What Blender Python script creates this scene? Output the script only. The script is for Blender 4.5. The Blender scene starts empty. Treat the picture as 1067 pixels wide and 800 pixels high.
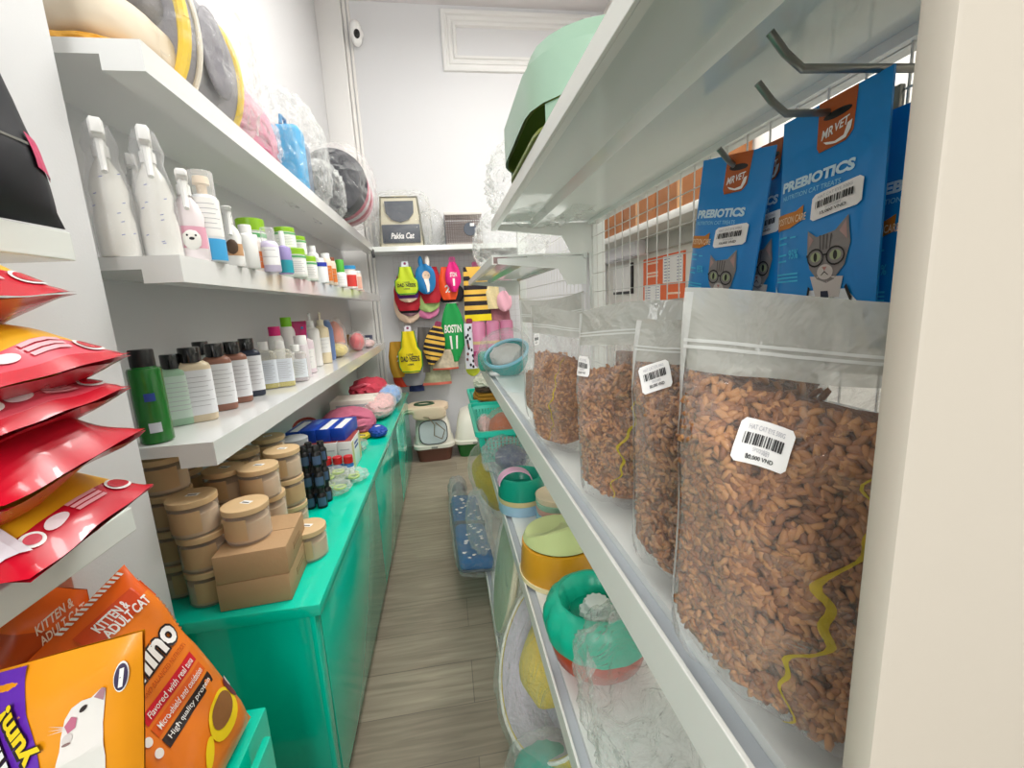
import bpy, bmesh, math, random
from math import pi, sin, cos, radians as R
from mathutils import Vector, Matrix, noise
from mathutils.geometry import tessellate_polygon

S = bpy.context.scene
C = S.collection
random.seed(7)

# ------------------------------------------------------------------ camera
W, H, FPX = 1067, 800, 454.3
CAM = Vector((0, 0, 1.45))
YAW, PITCH, ROLL = 0.1437, 0.181, 0.052
_f = Vector((sin(YAW)*cos(PITCH), cos(YAW)*cos(PITCH), -sin(PITCH)))
_r = Vector((cos(YAW), -sin(YAW), 0))
_d = _f.cross(_r)
_r2 = _r*cos(ROLL) + _d*sin(ROLL)
_d2 = -_r*sin(ROLL) + _d*cos(ROLL)
cam = bpy.data.objects.new('camera', bpy.data.cameras.new('camera'))
C.objects.link(cam)
M4 = Matrix((_r2, -_d2, -_f)).transposed().to_4x4()
M4.translation = CAM
cam.matrix_world = M4
cam.data.sensor_fit = 'HORIZONTAL'
cam.data.sensor_width = 36
cam.data.lens = FPX/W*36
cam.data.clip_start = 0.02
S.camera = cam

def at(px, py, **k):
    """the point of the room seen at a pixel of the survey photo, on one known plane"""
    d = _r2*((px-W/2)/FPX) + _d2*((py-H/2)/FPX) + _f
    a, v = list(k.items())[0]
    i = 'XYZ'.index(a)
    return CAM + d*((v-CAM[i])/d[i])

# ------------------------------------------------------------------ light and exposure
S.view_settings.view_transform = 'Standard'
S.view_settings.look = 'None'
S.view_settings.gamma = 1
S.view_settings.use_curve_mapping = False
S.view_settings.exposure = -0.17
try:
    S.cycles.transparent_max_bounces = 32
except Exception:
    pass
wd = bpy.data.worlds.new('world'); S.world = wd; wd.use_nodes = True
wd.node_tree.nodes['Background'].inputs[0].default_value = (0.93, 0.97, 1, 1)
wd.node_tree.nodes['Background'].inputs[1].default_value = 0.4

def area(name, loc, sx, sy, power, rot=(0, 0, 0), col=(1, .985, .95)):
    l = bpy.data.lights.new(name, 'AREA'); l.shape = 'RECTANGLE'; l.size = sx; l.size_y = sy
    l.energy = power; l.color = col
    o = bpy.data.objects.new(name, l); C.objects.link(o); o.location = loc; o.rotation_euler = rot
    return o
area('ceiling_tube_light', (0.55, 0.8, 4.0), 0.25, 1.3, 24)
area('ceiling_tube_light', (0.55, 2.8, 4.0), 0.25, 1.3, 24)
area('ceiling_tube_light', (1.2, 2.4, 4.0), 0.25, 1.3, 60)
area('ceiling_tube_light', (-0.12, 1.7, 4.0), 0.25, 1.3, 20)
area('shopfront_daylight', (-0.38, -1.9, 2.3), 1.05, 1.9, 66, (R(76), 0, 0), (1, .99, .97))

# ------------------------------------------------------------------ materials
def lin(h):
    h = h.lstrip('#')
    o = []
    for i in (0, 2, 4):
        c = int(h[i:i+2], 16)/255
        o.append(c/12.92 if c <= .04045 else ((c+.055)/1.055)**2.4)
    return (*o, 1)
_M = {}
def mat(h, rough=.5, metal=0, coat=0, bump=0, bscale=60, var=0, vscale=8, sss=0, spec=.5, trans=0, alpha=1):
    key = (h, rough, metal, coat, bump, bscale, var, vscale, spec, trans, alpha)
    if key in _M: return _M[key]
    m = bpy.data.materials.new('mat_'+h.strip('#')); m.use_nodes = True
    nt = m.node_tree; b = nt.nodes['Principled BSDF']
    b.inputs['Base Color'].default_value = lin(h)
    b.inputs['Roughness'].default_value = rough
    b.inputs['Metallic'].default_value = metal
    b.inputs['Coat Weight'].default_value = coat
    b.inputs['Specular IOR Level'].default_value = spec
    b.inputs['Transmission Weight'].default_value = trans
    b.inputs['Alpha'].default_value = alpha
    if bump or var:
        tc = nt.nodes.new('ShaderNodeTexCoord')
    if bump:
        n = nt.nodes.new('ShaderNodeTexNoise'); n.inputs['Scale'].default_value = bscale; n.inputs['Detail'].default_value = 3
        bp = nt.nodes.new('ShaderNodeBump'); bp.inputs['Strength'].default_value = bump; bp.inputs['Distance'].default_value = .01
        nt.links.new(tc.outputs['Object'], n.inputs['Vector'])
        nt.links.new(n.outputs['Fac'], bp.inputs['Height']); nt.links.new(bp.outputs[0], b.inputs['Normal'])
    if var:
        n2 = nt.nodes.new('ShaderNodeTexNoise'); n2.inputs['Scale'].default_value = vscale; n2.inputs['Detail'].default_value = 4
        mx = nt.nodes.new('ShaderNodeMix'); mx.data_type = 'RGBA'
        c = lin(h)
        mx.inputs[6].default_value = tuple(max(0, x*(1-var)) for x in c[:3])+(1,)
        mx.inputs[7].default_value = tuple(min(1, x*(1+var)) for x in c[:3])+(1,)
        nt.links.new(tc.outputs['Object'], n2.inputs['Vector'])
        nt.links.new(n2.outputs['Fac'], mx.inputs[0]); nt.links.new(mx.outputs[2], b.inputs['Base Color'])
    _M[key] = m
    return m

def translucent(h, rough=.3, amt=.5):
    key = ('tl', h, rough, amt)
    if key in _M: return _M[key]
    m = bpy.data.materials.new('mat_translucent'); m.use_nodes = True; nt = m.node_tree
    b = nt.nodes['Principled BSDF']; b.inputs['Base Color'].default_value = lin(h); b.inputs['Roughness'].default_value = rough
    t = nt.nodes.new('ShaderNodeBsdfTranslucent'); t.inputs[0].default_value = lin(h)
    x = nt.nodes.new('ShaderNodeMixShader'); x.inputs[0].default_value = amt
    nt.links.new(b.outputs[0], x.inputs[1]); nt.links.new(t.outputs[0], x.inputs[2]); nt.links.new(x.outputs[0], nt.nodes['Material Output'].inputs[0])
    _M[key] = m
    return m

def film(h='#ffffff', body=.1, edge=.5, rough=.12, bump=.5, bscale=22):
    """clear packaging film: mostly transparent, a milky body and glossy crinkles"""
    key = ('film', h, body, edge, rough, bump, bscale)
    if key in _M: return _M[key]
    m = bpy.data.materials.new('mat_film'); m.use_nodes = True
    nt = m.node_tree; L = nt.links
    b = nt.nodes['Principled BSDF']; out = nt.nodes['Material Output']
    b.inputs['Base Color'].default_value = lin(h); b.inputs['Roughness'].default_value = rough
    b.inputs['Specular IOR Level'].default_value = .8
    tr = nt.nodes.new('ShaderNodeBsdfTransparent')
    lw = nt.nodes.new('ShaderNodeLayerWeight'); lw.inputs[0].default_value = .25
    mr = nt.nodes.new('ShaderNodeMapRange')
    mr.inputs['To Min'].default_value = body; mr.inputs['To Max'].default_value = edge
    mx = nt.nodes.new('ShaderNodeMixShader')
    tc = nt.nodes.new('ShaderNodeTexCoord')
    n = nt.nodes.new('ShaderNodeTexNoise'); n.inputs['Scale'].default_value = bscale; n.inputs['Detail'].default_value = 4
    n.inputs['Distortion'].default_value = 1.2
    bp = nt.nodes.new('ShaderNodeBump'); bp.inputs['Strength'].default_value = min(1, bump); bp.inputs['Distance'].default_value = .03
    L.new(tc.outputs['Object'], n.inputs['Vector']); L.new(n.outputs['Fac'], bp.inputs['Height'])
    L.new(bp.outputs[0], b.inputs['Normal']); L.new(bp.outputs[0], lw.inputs['Normal'])
    L.new(lw.outputs['Facing'], mr.inputs['Value']); L.new(mr.outputs[0], mx.inputs[0])
    L.new(tr.outputs[0], mx.inputs[1]); L.new(b.outputs[0], mx.inputs[2]); L.new(mx.outputs[0], out.inputs[0])
    _M[key] = m
    return m

WHITE = mat('#f2f2f0', .45)
WALL = mat('#d8d9db', .7, bump=.05, bscale=180)
GLOSSW = mat('#e3e4e2', .12, coat=.3)
SHELFM = mat('#e4e9e5', .09, spec=.6)
TEAL = mat('#00cdae', .1, coat=.25, var=.05, vscale=5)
BLACK = mat('#121214', .35)
CHROME = mat('#8d8f8c', .3, metal=.9)
WIRE = mat('#d5d6d2', .35)
STICK = mat('#f6f5f2', .5)
INK = mat('#2b2a2a', .6)
GREYINK = mat('#b9b9be', .6)
KRAFT = mat('#b3916a', .8, bump=.08, bscale=90, var=.06)
BAMBOO = mat('#d9b98c', .55, var=.14, vscale=14)
CLEAR = film('#ffffff', .13, .6, .12, .55, 20)
THINFILM = film('#f4f7f4', .045, .48, .07, 1.0, 11)

# ------------------------------------------------------------------ geometry helpers
class MB:
    def __init__(s): s.v = []; s.f = []; s.fm = []; s.mats = []
    def add(s, vf, m):
        vs, fs = vf
        if m not in s.mats: s.mats.append(m)
        k = s.mats.index(m); o = len(s.v)
        s.v += [tuple(p) for p in vs]
        for f in fs: s.f.append(tuple(i+o for i in f)); s.fm.append(k)
        return s
    def build(s, name, parent=None, smooth=True, label=None, loc=None, sharp=40):
        me = bpy.data.meshes.new(name); me.from_pydata(s.v, [], s.f)
        for m in s.mats: me.materials.append(m)
        me.polygons.foreach_set('material_index', s.fm)
        if smooth:
            me.polygons.foreach_set('use_smooth', [True]*len(me.polygons))
        me.validate(); me.update()
        if smooth and sharp:
            try: me.set_sharp_from_angle(angle=R(sharp))
            except Exception: pass
        o = bpy.data.objects.new(name, me); C.objects.link(o)
        if parent is not None: o.parent = parent
        if label: o['label'] = label
        if loc is not None: o.location = loc
        return o

def one(name, vf, m, parent=None, smooth=True, label=None, loc=None, sharp=40):
    return MB().add(vf, m).build(name, parent, smooth, label, loc, sharp)

def thing(name, label, cat, loc=(0, 0, 0), rz=0, group=None, rot=None, scale=None):
    o = bpy.data.objects.new(name, None); C.objects.link(o)
    o.empty_display_size = .05
    o.location = loc; o.rotation_euler = rot if rot else (0, 0, rz)
    if scale: o.scale = (scale,)*3 if not hasattr(scale, '__len__') else scale
    o['label'] = label; o['category'] = cat
    if group: o['group'] = group
    return o
def tag(o, label, cat, group=None, kind=None):
    o['label'] = label; o['category'] = cat
    if group: o['group'] = group
    if kind: o['kind'] = kind
    return o
def struct(o):
    o['kind'] = 'structure'; return o
def dup(root, loc, label, rz=None):
    r = root.copy(); C.objects.link(r); r.location = loc; r['label'] = label
    if rz is not None: r.rotation_euler = (0, 0, rz)
    for ch in list(root.children):
        c = ch.copy(); C.objects.link(c); c.parent = r
        for g in list(ch.children):
            d = g.copy(); C.objects.link(d); d.parent = c
    return r

def box(x0, x1, y0, y1, z0, z1, b=0, seg=2):
    if b <= 0:
        v = [(x0, y0, z0), (x1, y0, z0), (x1, y1, z0), (x0, y1, z0), (x0, y0, z1), (x1, y0, z1), (x1, y1, z1), (x0, y1, z1)]
        f = [(0, 3, 2, 1), (4, 5, 6, 7), (0, 1, 5, 4), (1, 2, 6, 5), (2, 3, 7, 6), (3, 0, 4, 7)]
        return v, f
    bm = bmesh.new(); bmesh.ops.create_cube(bm, size=1)
    for v in bm.verts:
        v.co = Vector(((x0+x1)/2+v.co.x*(x1-x0), (y0+y1)/2+v.co.y*(y1-y0), (z0+z1)/2+v.co.z*(z1-z0)))
    bmesh.ops.bevel(bm, geom=bm.edges[:], offset=b, segments=seg, affect='EDGES', profile=.5)
    bm.verts.ensure_lookup_table()
    r = [v.co.copy() for v in bm.verts], [[v.index for v in f.verts] for f in bm.faces]
    bm.free(); return r

def prism(poly, y0, y1):
    """polygon of (x, z) extruded along y"""
    n = len(poly)
    v = [(x, y0, z) for x, z in poly]+[(x, y1, z) for x, z in poly]
    f = [tuple(range(n)), tuple(range(2*n-1, n-1, -1))]
    f += [(i, i+n, (i+1) % n+n, (i+1) % n) for i in range(n)]
    return v, f

def loft(rings, cap0=True, cap1=True, closed=True):
    n = len(rings[0]); v = [p for r in rings for p in r]; f = []
    for j in range(len(rings)-1):
        for i in range(n if closed else n-1):
            a = j*n+i; b = j*n+(i+1) % n
            f.append((a, b, b+n, a+n))
    if cap0: f.append(tuple(range(n-1, -1, -1)))
    if cap1: f.append(tuple(range((len(rings)-1)*n, len(rings)*n)))
    return v, f

def ring(rx, ry, z, n=24, p=2, cx=0, cy=0):
    o = []
    for i in range(n):
        a = 2*pi*i/n
        c, s = cos(a), sin(a)
        k = (abs(c)**p+abs(s)**p)**(-1/p)
        o.append((cx+rx*c*k, cy+ry*s*k, z))
    return o

def lathe(prof, n=24, sx=1, sy=1, p=2, cap0=True, cap1=True):
    return loft([ring(max(r, 1e-4)*sx, max(r, 1e-4)*sy, z, n, p) for r, z in prof], cap0, cap1)

def tube(pts, r, n=8, cap=True):
    pts = [Vector(p) for p in pts]; rings = []; up = None
    for i, p in enumerate(pts):
        t = (pts[min(i+1, len(pts)-1)]-pts[max(i-1, 0)]).normalized()
        if up is None:
            up = t.orthogonal().normalized()
        up = (up-t*up.dot(t)).normalized(); b = t.cross(up)
        rr = r[i] if hasattr(r, '__len__') else r
        rings.append([tuple(p+up*cos(2*pi*k/n)*rr+b*sin(2*pi*k/n)*rr) for k in range(n)])
    return loft(rings, cap, cap)

def grid(fn, nu, nv):
    v = [tuple(fn(i/nu, j/nv)) for j in range(nv+1) for i in range(nu+1)]
    f = [(j*(nu+1)+i, j*(nu+1)+i+1, (j+1)*(nu+1)+i+1, (j+1)*(nu+1)+i) for j in range(nv) for i in range(nu)]
    return v, f

def xf(vf, M):
    return [M @ Vector(p) for p in vf[0]], vf[1]
def mv(vf, x=0, y=0, z=0):
    return [(p[0]+x, p[1]+y, p[2]+z) for p in vf[0]], vf[1]

def ico(sub=2):
    bm = bmesh.new(); bmesh.ops.create_icosphere(bm, subdivisions=sub, radius=1)
    r = [v.co.copy() for v in bm.verts], [[v.index for v in f.verts] for f in bm.faces]
    bm.free(); return r
_ICO = {k: ico(k) for k in (1, 2, 3, 4, 5)}

def blob(c, d, sub=4, amp=.12, freq=3, p=2.0, seed=0, ridge=True):
    """crumpled bag or cushion: superellipsoid pushed about by noise"""
    vs = []
    c = Vector(c)
    for q in _ICO[sub][0]:
        k = (abs(q.x)**p+abs(q.y)**p+abs(q.z)**p)**(-1/p)
        s = Vector((q.x*k*d[0], q.y*k*d[1], q.z*k*d[2]))
        w = q*freq+Vector((seed*3.1, seed*1.7, seed*.9))
        if ridge:
            e = 1-2*abs(noise.noise(w)) + .5*(1-2*abs(noise.noise(w*2.2)))
            e = e*.5-.3
        else:
            e = noise.noise(w)
        s *= 1+amp*e
        vs.append(c+s)
    return vs, _ICO[sub][1]

# flat decals laid on a surface fn(u, v) -> point
class Surf:
    def __init__(s, fn, flip=1): s.fn = fn; s.flip = flip
    def n(s, u, v):
        e = 2e-3
        a = s.fn(u+e, v)-s.fn(u-e, v); b = s.fn(u, v+e)-s.fn(u, v-e)
        c = a.cross(b)
        return c.normalized()*s.flip if c.length > 1e-12 else Vector((0, 0, 1))
    def p(s, u, v, e): return s.fn(u, v)+s.n(u, v)*e
    def put(s, vf2, e=.0006):
        return [s.p(u, v, e) for u, v in vf2[0]], vf2[1]

def poly2(pts, cuts=0):
    t = tessellate_polygon([[Vector((x, y, 0)) for x, y in pts]])
    vf = [tuple(p) for p in pts], [tuple(x) for x in t]
    for _ in range(cuts): vf = split2(vf)
    return vf
def split2(vf):
    vs = list(vf[0]); mid = {}; fs = []
    def m(a, b):
        k = (min(a, b), max(a, b))
        if k not in mid:
            mid[k] = len(vs); vs.append(((vs[a][0]+vs[b][0])/2, (vs[a][1]+vs[b][1])/2))
        return mid[k]
    for f in vf[1]:
        a, b, c = f; ab, bc, ca = m(a, b), m(b, c), m(c, a)
        fs += [(a, ab, ca), (ab, b, bc), (ca, bc, c), (ab, bc, ca)]
    return vs, fs
def rect2(u0, v0, u1, v1, nu=4, nv=4):
    vs = [(u0+(u1-u0)*i/nu, v0+(v1-v0)*j/nv) for j in range(nv+1) for i in range(nu+1)]
    return vs, [(j*(nu+1)+i, j*(nu+1)+i+1, (j+1)*(nu+1)+i+1, (j+1)*(nu+1)+i) for j in range(nv) for i in range(nu)]
def ell2(cu, cv, ru, rv, n=20, rot=0):
    vs = [(cu, cv)]
    for k in (.5, 1):
        for i in range(n):
            a = 2*pi*i/n; x, y = ru*k*cos(a), rv*k*sin(a)
            vs.append((cu+x*cos(rot)-y*sin(rot), cv+x*sin(rot)+y*cos(rot)))
    fs = [(0, 1+i, 1+(i+1) % n) for i in range(n)]
    fs += [(1+i, 1+n+i, 1+n+(i+1) % n, 1+(i+1) % n) for i in range(n)]
    return vs, fs
_T = {}
def text2(s, bold=.0, shear=0):
    k = (s, bold, shear)
    if k in _T: return _T[k]
    cu = bpy.data.curves.new('t', 'FONT'); cu.body = s; cu.offset = bold; cu.shear = shear; cu.resolution_u = 3
    o = bpy.data.objects.new('t', cu); C.objects.link(o)
    dg = bpy.context.evaluated_depsgraph_get(); dg.update()
    me = o.evaluated_get(dg).to_mesh()
    vs = [(v.co.x, v.co.y) for v in me.vertices]; fs = [tuple(p.vertices) for p in me.polygons]
    o.evaluated_get(dg).to_mesh_clear()
    bpy.data.objects.remove(o); bpy.data.curves.remove(cu)
    x0 = min(v[0] for v in vs); x1 = max(v[0] for v in vs); y0 = min(v[1] for v in vs); y1 = max(v[1] for v in vs)
    r = [((x-x0)/(x1-x0), (y-y0)/(y1-y0)) for x, y in vs], fs
    _T[k] = r
    return r
def fine(vf):
    return split2(vf) if all(len(f) == 3 for f in vf[1]) else vf
def fit2(vf, u0, v0, u1, v1):
    return [(u0+(u1-u0)*x, v0+(v1-v0)*y) for x, y in vf[0]], vf[1]
def frame2(vf, o, ax, ay):
    """unit decal placed with origin o and axes ax, ay in uv"""
    return [(o[0]+ax[0]*x+ay[0]*y, o[1]+ax[1]*x+ay[1]*y) for x, y in vf[0]], vf[1]

def price_sticker(surf, o, ax, ay, parent, txt='80,000 VND', eps=.0012):
    """white barcode price label; o, ax, ay give its corner and edges in uv"""
    st = MB()
    c = .07
    pts = [(c, 0), (1-c, 0), (1, c*1.6), (1, 1-c*1.6), (1-c, 1), (c, 1), (0, 1-c*1.6), (0, c*1.6)]
    st.add(surf.put(frame2(poly2(pts, 2), o, ax, ay), eps), STICK)
    so = st.build('price_sticker', parent, label='white barcode price sticker')
    pr = MB(); x = .12; rnd = random.Random(3)
    while x < .86:
        w = rnd.choice((.012, .02, .035)); pr.add(surf.put(frame2(rect2(x, .42, x+w, .68, 1, 1), o, ax, ay), eps*1.6), INK); x += w+rnd.choice((.01, .018, .028))
    pr.add(surf.put(frame2(fit2(text2('HAT CAT EYE 500G', .01), .16, .76, .84, .87), o, ax, ay), eps*1.6), GREYINK)
    pr.add(surf.put(frame2(fit2(text2('SP000889'), .34, .29, .66, .37), o, ax, ay), eps*1.6), GREYINK)
    pr.add(surf.put(frame2(fit2(text2(txt, .02), .24, .11, .76, .24), o, ax, ay), eps*1.6), INK)
    pr.build('barcode_print', so, smooth=False)
    return so
# ------------------------------------------------------------------ room shell
def floor_mat():
    m = bpy.data.materials.new('mat_floor'); m.use_nodes = True; nt = m.node_tree; L = nt.links; b = nt.nodes['Principled BSDF']
    tc = nt.nodes.new('ShaderNodeTexCoord')
    br = nt.nodes.new('ShaderNodeTexBrick'); br.offset = .37; br.inputs['Scale'].default_value = 1
    br.inputs['Brick Width'].default_value = 1.2; br.inputs['Row Height'].default_value = .2; br.inputs['Mortar Size'].default_value = .0018
    br.inputs['Color1'].default_value = lin('#a59885'); br.inputs['Color2'].default_value = lin('#928574'); br.inputs['Mortar'].default_value = lin('#7d7265')
    mp = nt.nodes.new('ShaderNodeMapping'); mp.inputs['Scale'].default_value = (1.6, 22, 1)
    n = nt.nodes.new('ShaderNodeTexNoise'); n.inputs['Scale'].default_value = 2.2; n.inputs['Detail'].default_value = 6; n.inputs['Distortion'].default_value = .6
    cr = nt.nodes.new('ShaderNodeValToRGB'); cr.color_ramp.elements[0].position = .3; cr.color_ramp.elements[0].color = (.74, .74, .74, 1)
    cr.color_ramp.elements[1].position = .72; cr.color_ramp.elements[1].color = (1.18, 1.18, 1.18, 1)
    mx = nt.nodes.new('ShaderNodeMix'); mx.data_type = 'RGBA'; mx.blend_type = 'MULTIPLY'; mx.inputs[0].default_value = 1
    L.new(tc.outputs['Object'], br.inputs['Vector']); L.new(tc.outputs['Object'], mp.inputs['Vector']); L.new(mp.outputs[0], n.inputs['Vector'])
    L.new(n.outputs['Fac'], cr.inputs[0]); L.new(br.outputs['Color'], mx.inputs[6]); L.new(cr.outputs[0], mx.inputs[7]); L.new(mx.outputs[2], b.inputs['Base Color'])
    b.inputs['Roughness'].default_value = .38
    return m
XL, XR, YB, ZC, YF = -.92, 1.76, 4.62, 4.2, -2.2
struct(one('floor', box(XL, XR, YF, YB, -.05, 0), floor_mat(), smooth=False))
struct(one('ceiling', box(XL, XR, YF, YB, ZC, ZC+.05), mat('#dedbdc', .8), smooth=False))
struct(one('wall_left', box(XL-.1, XL, YF, YB, 0, ZC), WALL, smooth=False))
struct(one('wall_right', box(XR, XR+.1, YF, YB, 0, ZC), mat('#ece9e2', .7), smooth=False))
struct(one('wall_back', box(XL, XR, YB, YB+.1, 0, ZC), WALL, smooth=False))
# pier on the left wall, nearest the camera
struct(one('wall_pier', box(XL, -.728, .86, 1.10, 0, ZC, .004), WALL))
# pilaster and cable trunking in the back left corner
struct(one('trim_1', box(XL, -.70, YB-.06, YB, 0, ZC, .006), mat('#e6e5e3', .6)))
struct(one('trim_2', box(-.695, -.665, YB-.022, YB, 0, ZC, .003), mat('#eceae6', .5)))
struct(one('trim_3', box(-.655, -.632, YB-.016, YB, 0, ZC, .003), mat('#eceae6', .5)))
# raised plaster frame moulding high on the back wall
def frame_mould(x0, x1, z0, z1):
    mb = MB(); WM = mat('#e4e4e2', .55)
    rings = []
    for d, t in ((0, 0), (.004, .026), (.012, .032), (.04, .032), (.05, .014), (.062, .012), (.068, .024), (.088, .024), (.098, .012), (.106, .012), (.112, .028), (.132, .028), (.142, 0)):
        rings.append([(x0+d, YB-t, z0+d), (x1-d, YB-t, z0+d), (x1-d, YB-t, z1-d), (x0+d, YB-t, z1-d)])
    mb.add(loft(rings, False, False), WM)
    struct(mb.build('trim_4'))
frame_mould(.17, 1.62, 3.64, 4.16)
sc = thing('security_camera', 'small white security camera high on the back wall in the corner', 'camera', (-.585, YB, 3.93))
one('mount', lathe([(.05, 0), (.055, .01), (.045, .03)], 20), WHITE, sc).matrix_local = Matrix.Rotation(R(90), 4, 'X')
o = one('housing', blob((0, -.075, -.03), (.050, .062, .10), 3, 0, 1, 2.4), WHITE, sc)
o = one('lens', blob((.012, -.128, -.060), (.027, .018, .038), 3, 0, 1), BLACK, sc)
one('cable', tube([(-.05, -.01, .06), (-.03, -.02, .11), (.02, -.015, .10), (.045, -.01, .02)], .004, 6), mat('#d9d7d2', .5), sc)

# ------------------------------------------------------------------ left wall shelves
def wall_shelf(z, label, y0=1.16, y1=4.45):
    poly = [(XL, z), (-.6, z), (-.6, z-.062), (-.685, z-.062), (-.685, z-.03), (XL, z-.03)]
    o = one('wall_shelf', prism(poly, y0, y1), GLOSSW, smooth=False)
    tag(o, label, 'shelf', 'long shelves on the left wall'); return o
ZS1, ZS2, ZS3 = 1.147, 1.603, 2.05
wall_shelf(ZS1, 'long glossy white wall shelf carrying shampoo bottles, lowest of three')
wall_shelf(ZS2, 'long glossy white wall shelf carrying spray bottles and supplement jars, middle of three')
wall_shelf(ZS3, 'long glossy white wall shelf carrying plastic wrapped pet beds, topmost of three')
for z, t, lb in ((1.60, .045, 'short white shelf end under the dark bag at the left edge'), (1.125, .045, 'short white shelf end under the stacked red bags')):
    o = one('wall_shelf', box(XL, -.585, .1, .835, z-t, z, .002), SHELFM, smooth=False)
    tag(o, lb, 'shelf')
o = one('wall_shelf', prism([(-.64, 2.03), (.85, 2.03), (.85, 1.985), (-.64, 1.985)], 4.30, YB), SHELFM, smooth=False)
tag(o, 'white shelf across the back wall above the hanging dog clothes', 'shelf')
o = one('cable_clip', tube([(-.60, 4.28, 2.0), (-.6, 4.27, 1.99), (-.595, 4.27, 1.93)], .012, 6), BLACK)
o.location = (0, 0, 0); tag(o, 'small black clip hanging at the back shelf corner', 'clip')

# ------------------------------------------------------------------ teal counter and bench
ct = thing('display_counter', 'long glossy turquoise counter along the left wall', 'counter', (-.66, 1.11, 0))
one('worktop', box(-.255, .272, 0, 2.99, .655, .69, .004), TEAL, ct)
one('side_panel', box(-.255, .235, .02, .045, 0, .655, .002), TEAL, ct)
one('corner_post', box(.24, .255, .004, .04, 0, .655, .002), TEAL, ct)
for k in range(3):
    one('front_panel', box(.238, .256, .045+k*.98, .045+(k+1)*.98-.003, .05, .652, .002), TEAL, ct)
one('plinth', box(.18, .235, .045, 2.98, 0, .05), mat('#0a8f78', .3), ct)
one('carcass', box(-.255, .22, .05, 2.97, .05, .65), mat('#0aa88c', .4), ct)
bn = thing('storage_bench', 'low turquoise cabinet under the orange cat food bags at lower left', 'cabinet', (-.7, .5, 0))
one('body', box(-.21, .185, -.5, .40, 0, .585, .003), TEAL, bn)
one('top_rail', box(.19, .242, -.5, .405, .02, .60, .004), TEAL, bn)
one('door', box(.256, .272, -.5, .345, .02, .585, .004), TEAL, bn)
one('hinge', box(.24, .258, .05, .09, .3, .36), CHROME, bn)

# ------------------------------------------------------------------ gondola shelving on the right
XF, XM = .17, .50
def deck(name, parent, x0, x1, y0, y1, zt, lip, ribs=True, drop=None):
    """pressed steel shelf: folded front lip with a price channel, hat rib below, rear flange"""
    mb = MB()
    mb.add(box(x0+.006, x1, y0, y1, zt-.006, zt-.0004, 0), SHELFM)
    mb.add(box(x1-.012, x1, y0, y1, zt-.018, zt-.006, 0), SHELFM)
    if ribs:
        xr = x0+.15
        mb.add(prism([(xr-.03, zt-.006), (xr-.018, zt-.024), (xr+.018, zt-.024), (xr+.03, zt-.006)], y0+.01, y1-.01), SHELFM)
    o = mb.build(name, parent, smooth=False)
    mb = MB()
    mb.add(box(x0, x0+.005, y0, y1, zt-lip, zt, .001), mat('#e3e5df', .3))
    mb.add(box(x0+.005, x0+.016, y0, y1, zt-lip, zt-lip+.003), mat('#e3e5df', .3))
    mb.build('front_lip', o, smooth=False)
    return o
def mesh_panel(name, parent, x, y0, y1, z0, z1, st=.05, sz=.058):
    mb = MB(); r = .0010
    y = y0
    while y <= y1+1e-6:
        mb.add(box(x-r, x+r, y-r, y+r, z0, z1), WIRE); y += st
    z = z0
    while z <= z1+1e-6:
        mb.add(box(x-2*r-r, x-r, y0, y1, z-r, z+r), WIRE); z += sz
    return mb.build(name, parent, smooth=False)
def bracket(parent, x0, x1, y, zt, h=.06):
    poly = [(x1, zt-.004), (x0+.02, zt-.004), (x0+.02, zt-.022), (x1-.10, zt-.045), (x1-.07, zt-.10), (x1, zt-.10)]
    one('bracket', prism(poly, y-.002, y+.002), SHELFM, parent, smooth=False)

g1 = thing('shelving_unit', 'white steel shelving unit holding the brown kibble bags', 'shelving', (0, 0, 0))
Y0, Y1, Y2 = .152, 1.462, 2.9
deck('shelf_deck', g1, XF, XM, Y0, Y1-.002, 1.712, .028)
def trough(parent, x0, x1, y0, y1, zt):
    o = deck('shelf_deck', parent, x0, x1, y0, y1, zt, .06, False)
    mb = MB()
    mb.add(box(x0+.005, x0+.019, y0, y1, zt-.02, zt-.007), mat('#9aa0a0', .5))
    mb.build('price_channel', o, smooth=False)
for (za, zb) in ((1.15, None),):
    pass
def shelf_with_channel(parent, x0, x1, y0, y1, zt, lipz=.055):
    """deck whose front edge carries a raised lip and a blue-grey price channel behind it"""
    mb = MB()
    mb.add(box(x0+.024, x1, y0, y1, zt-.03, zt, 0), SHELFM)
    mb.add(box(x0+.0052, x0+.0238, y0, y1, zt-.03, zt-.012, 0), SHELFM)
    o = mb.build('shelf_deck', parent, smooth=False)
    mb = MB(); mb.add(box(x0, x0+.005, y0, y1, zt-lipz, zt, .001), mat('#e9ebe5', .3)); mb.build('front_lip', o, smooth=False)
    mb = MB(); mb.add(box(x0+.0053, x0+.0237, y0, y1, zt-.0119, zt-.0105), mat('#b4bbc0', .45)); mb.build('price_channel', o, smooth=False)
    return o
shelf_with_channel(g1, XF, XM, Y0, Y1-.002, 1.15)
shelf_with_channel(g1, .157, XM, Y0, Y1-.002, .705, .05)
shelf_with_channel(g1, .105, XM, Y0, Y1-.002, .15, .05)
one('kick_plate', box(.125, .13, Y0, Y1-.002, 0, .10), SHELFM, g1, smooth=False)
for y in (Y0+.0, Y1):
    one('upright', box(XM+.002, XM+.045, y-.02, y+.02, 0, 2.15, .002), SHELFM, g1, smooth=False)
mesh_panel('back_mesh', g1, XM-.004, Y0+.03, Y1-.03, .2, 2.1)
one('rear_beam', box(XM-.002, XM+.02, Y0+.02, Y1-.02, 1.694, 1.712), SHELFM, g1, smooth=False)
bracket(g1, XF, XM, Y1-.012, 1.706)
bracket(g1, XF, XM, Y0+.012, 1.706)
one('end_panel', box(.1695, .9, .134, .148, 0, 2.3, .003), mat('#bfb7a9', .4), g1, label='cream end panel')
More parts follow.
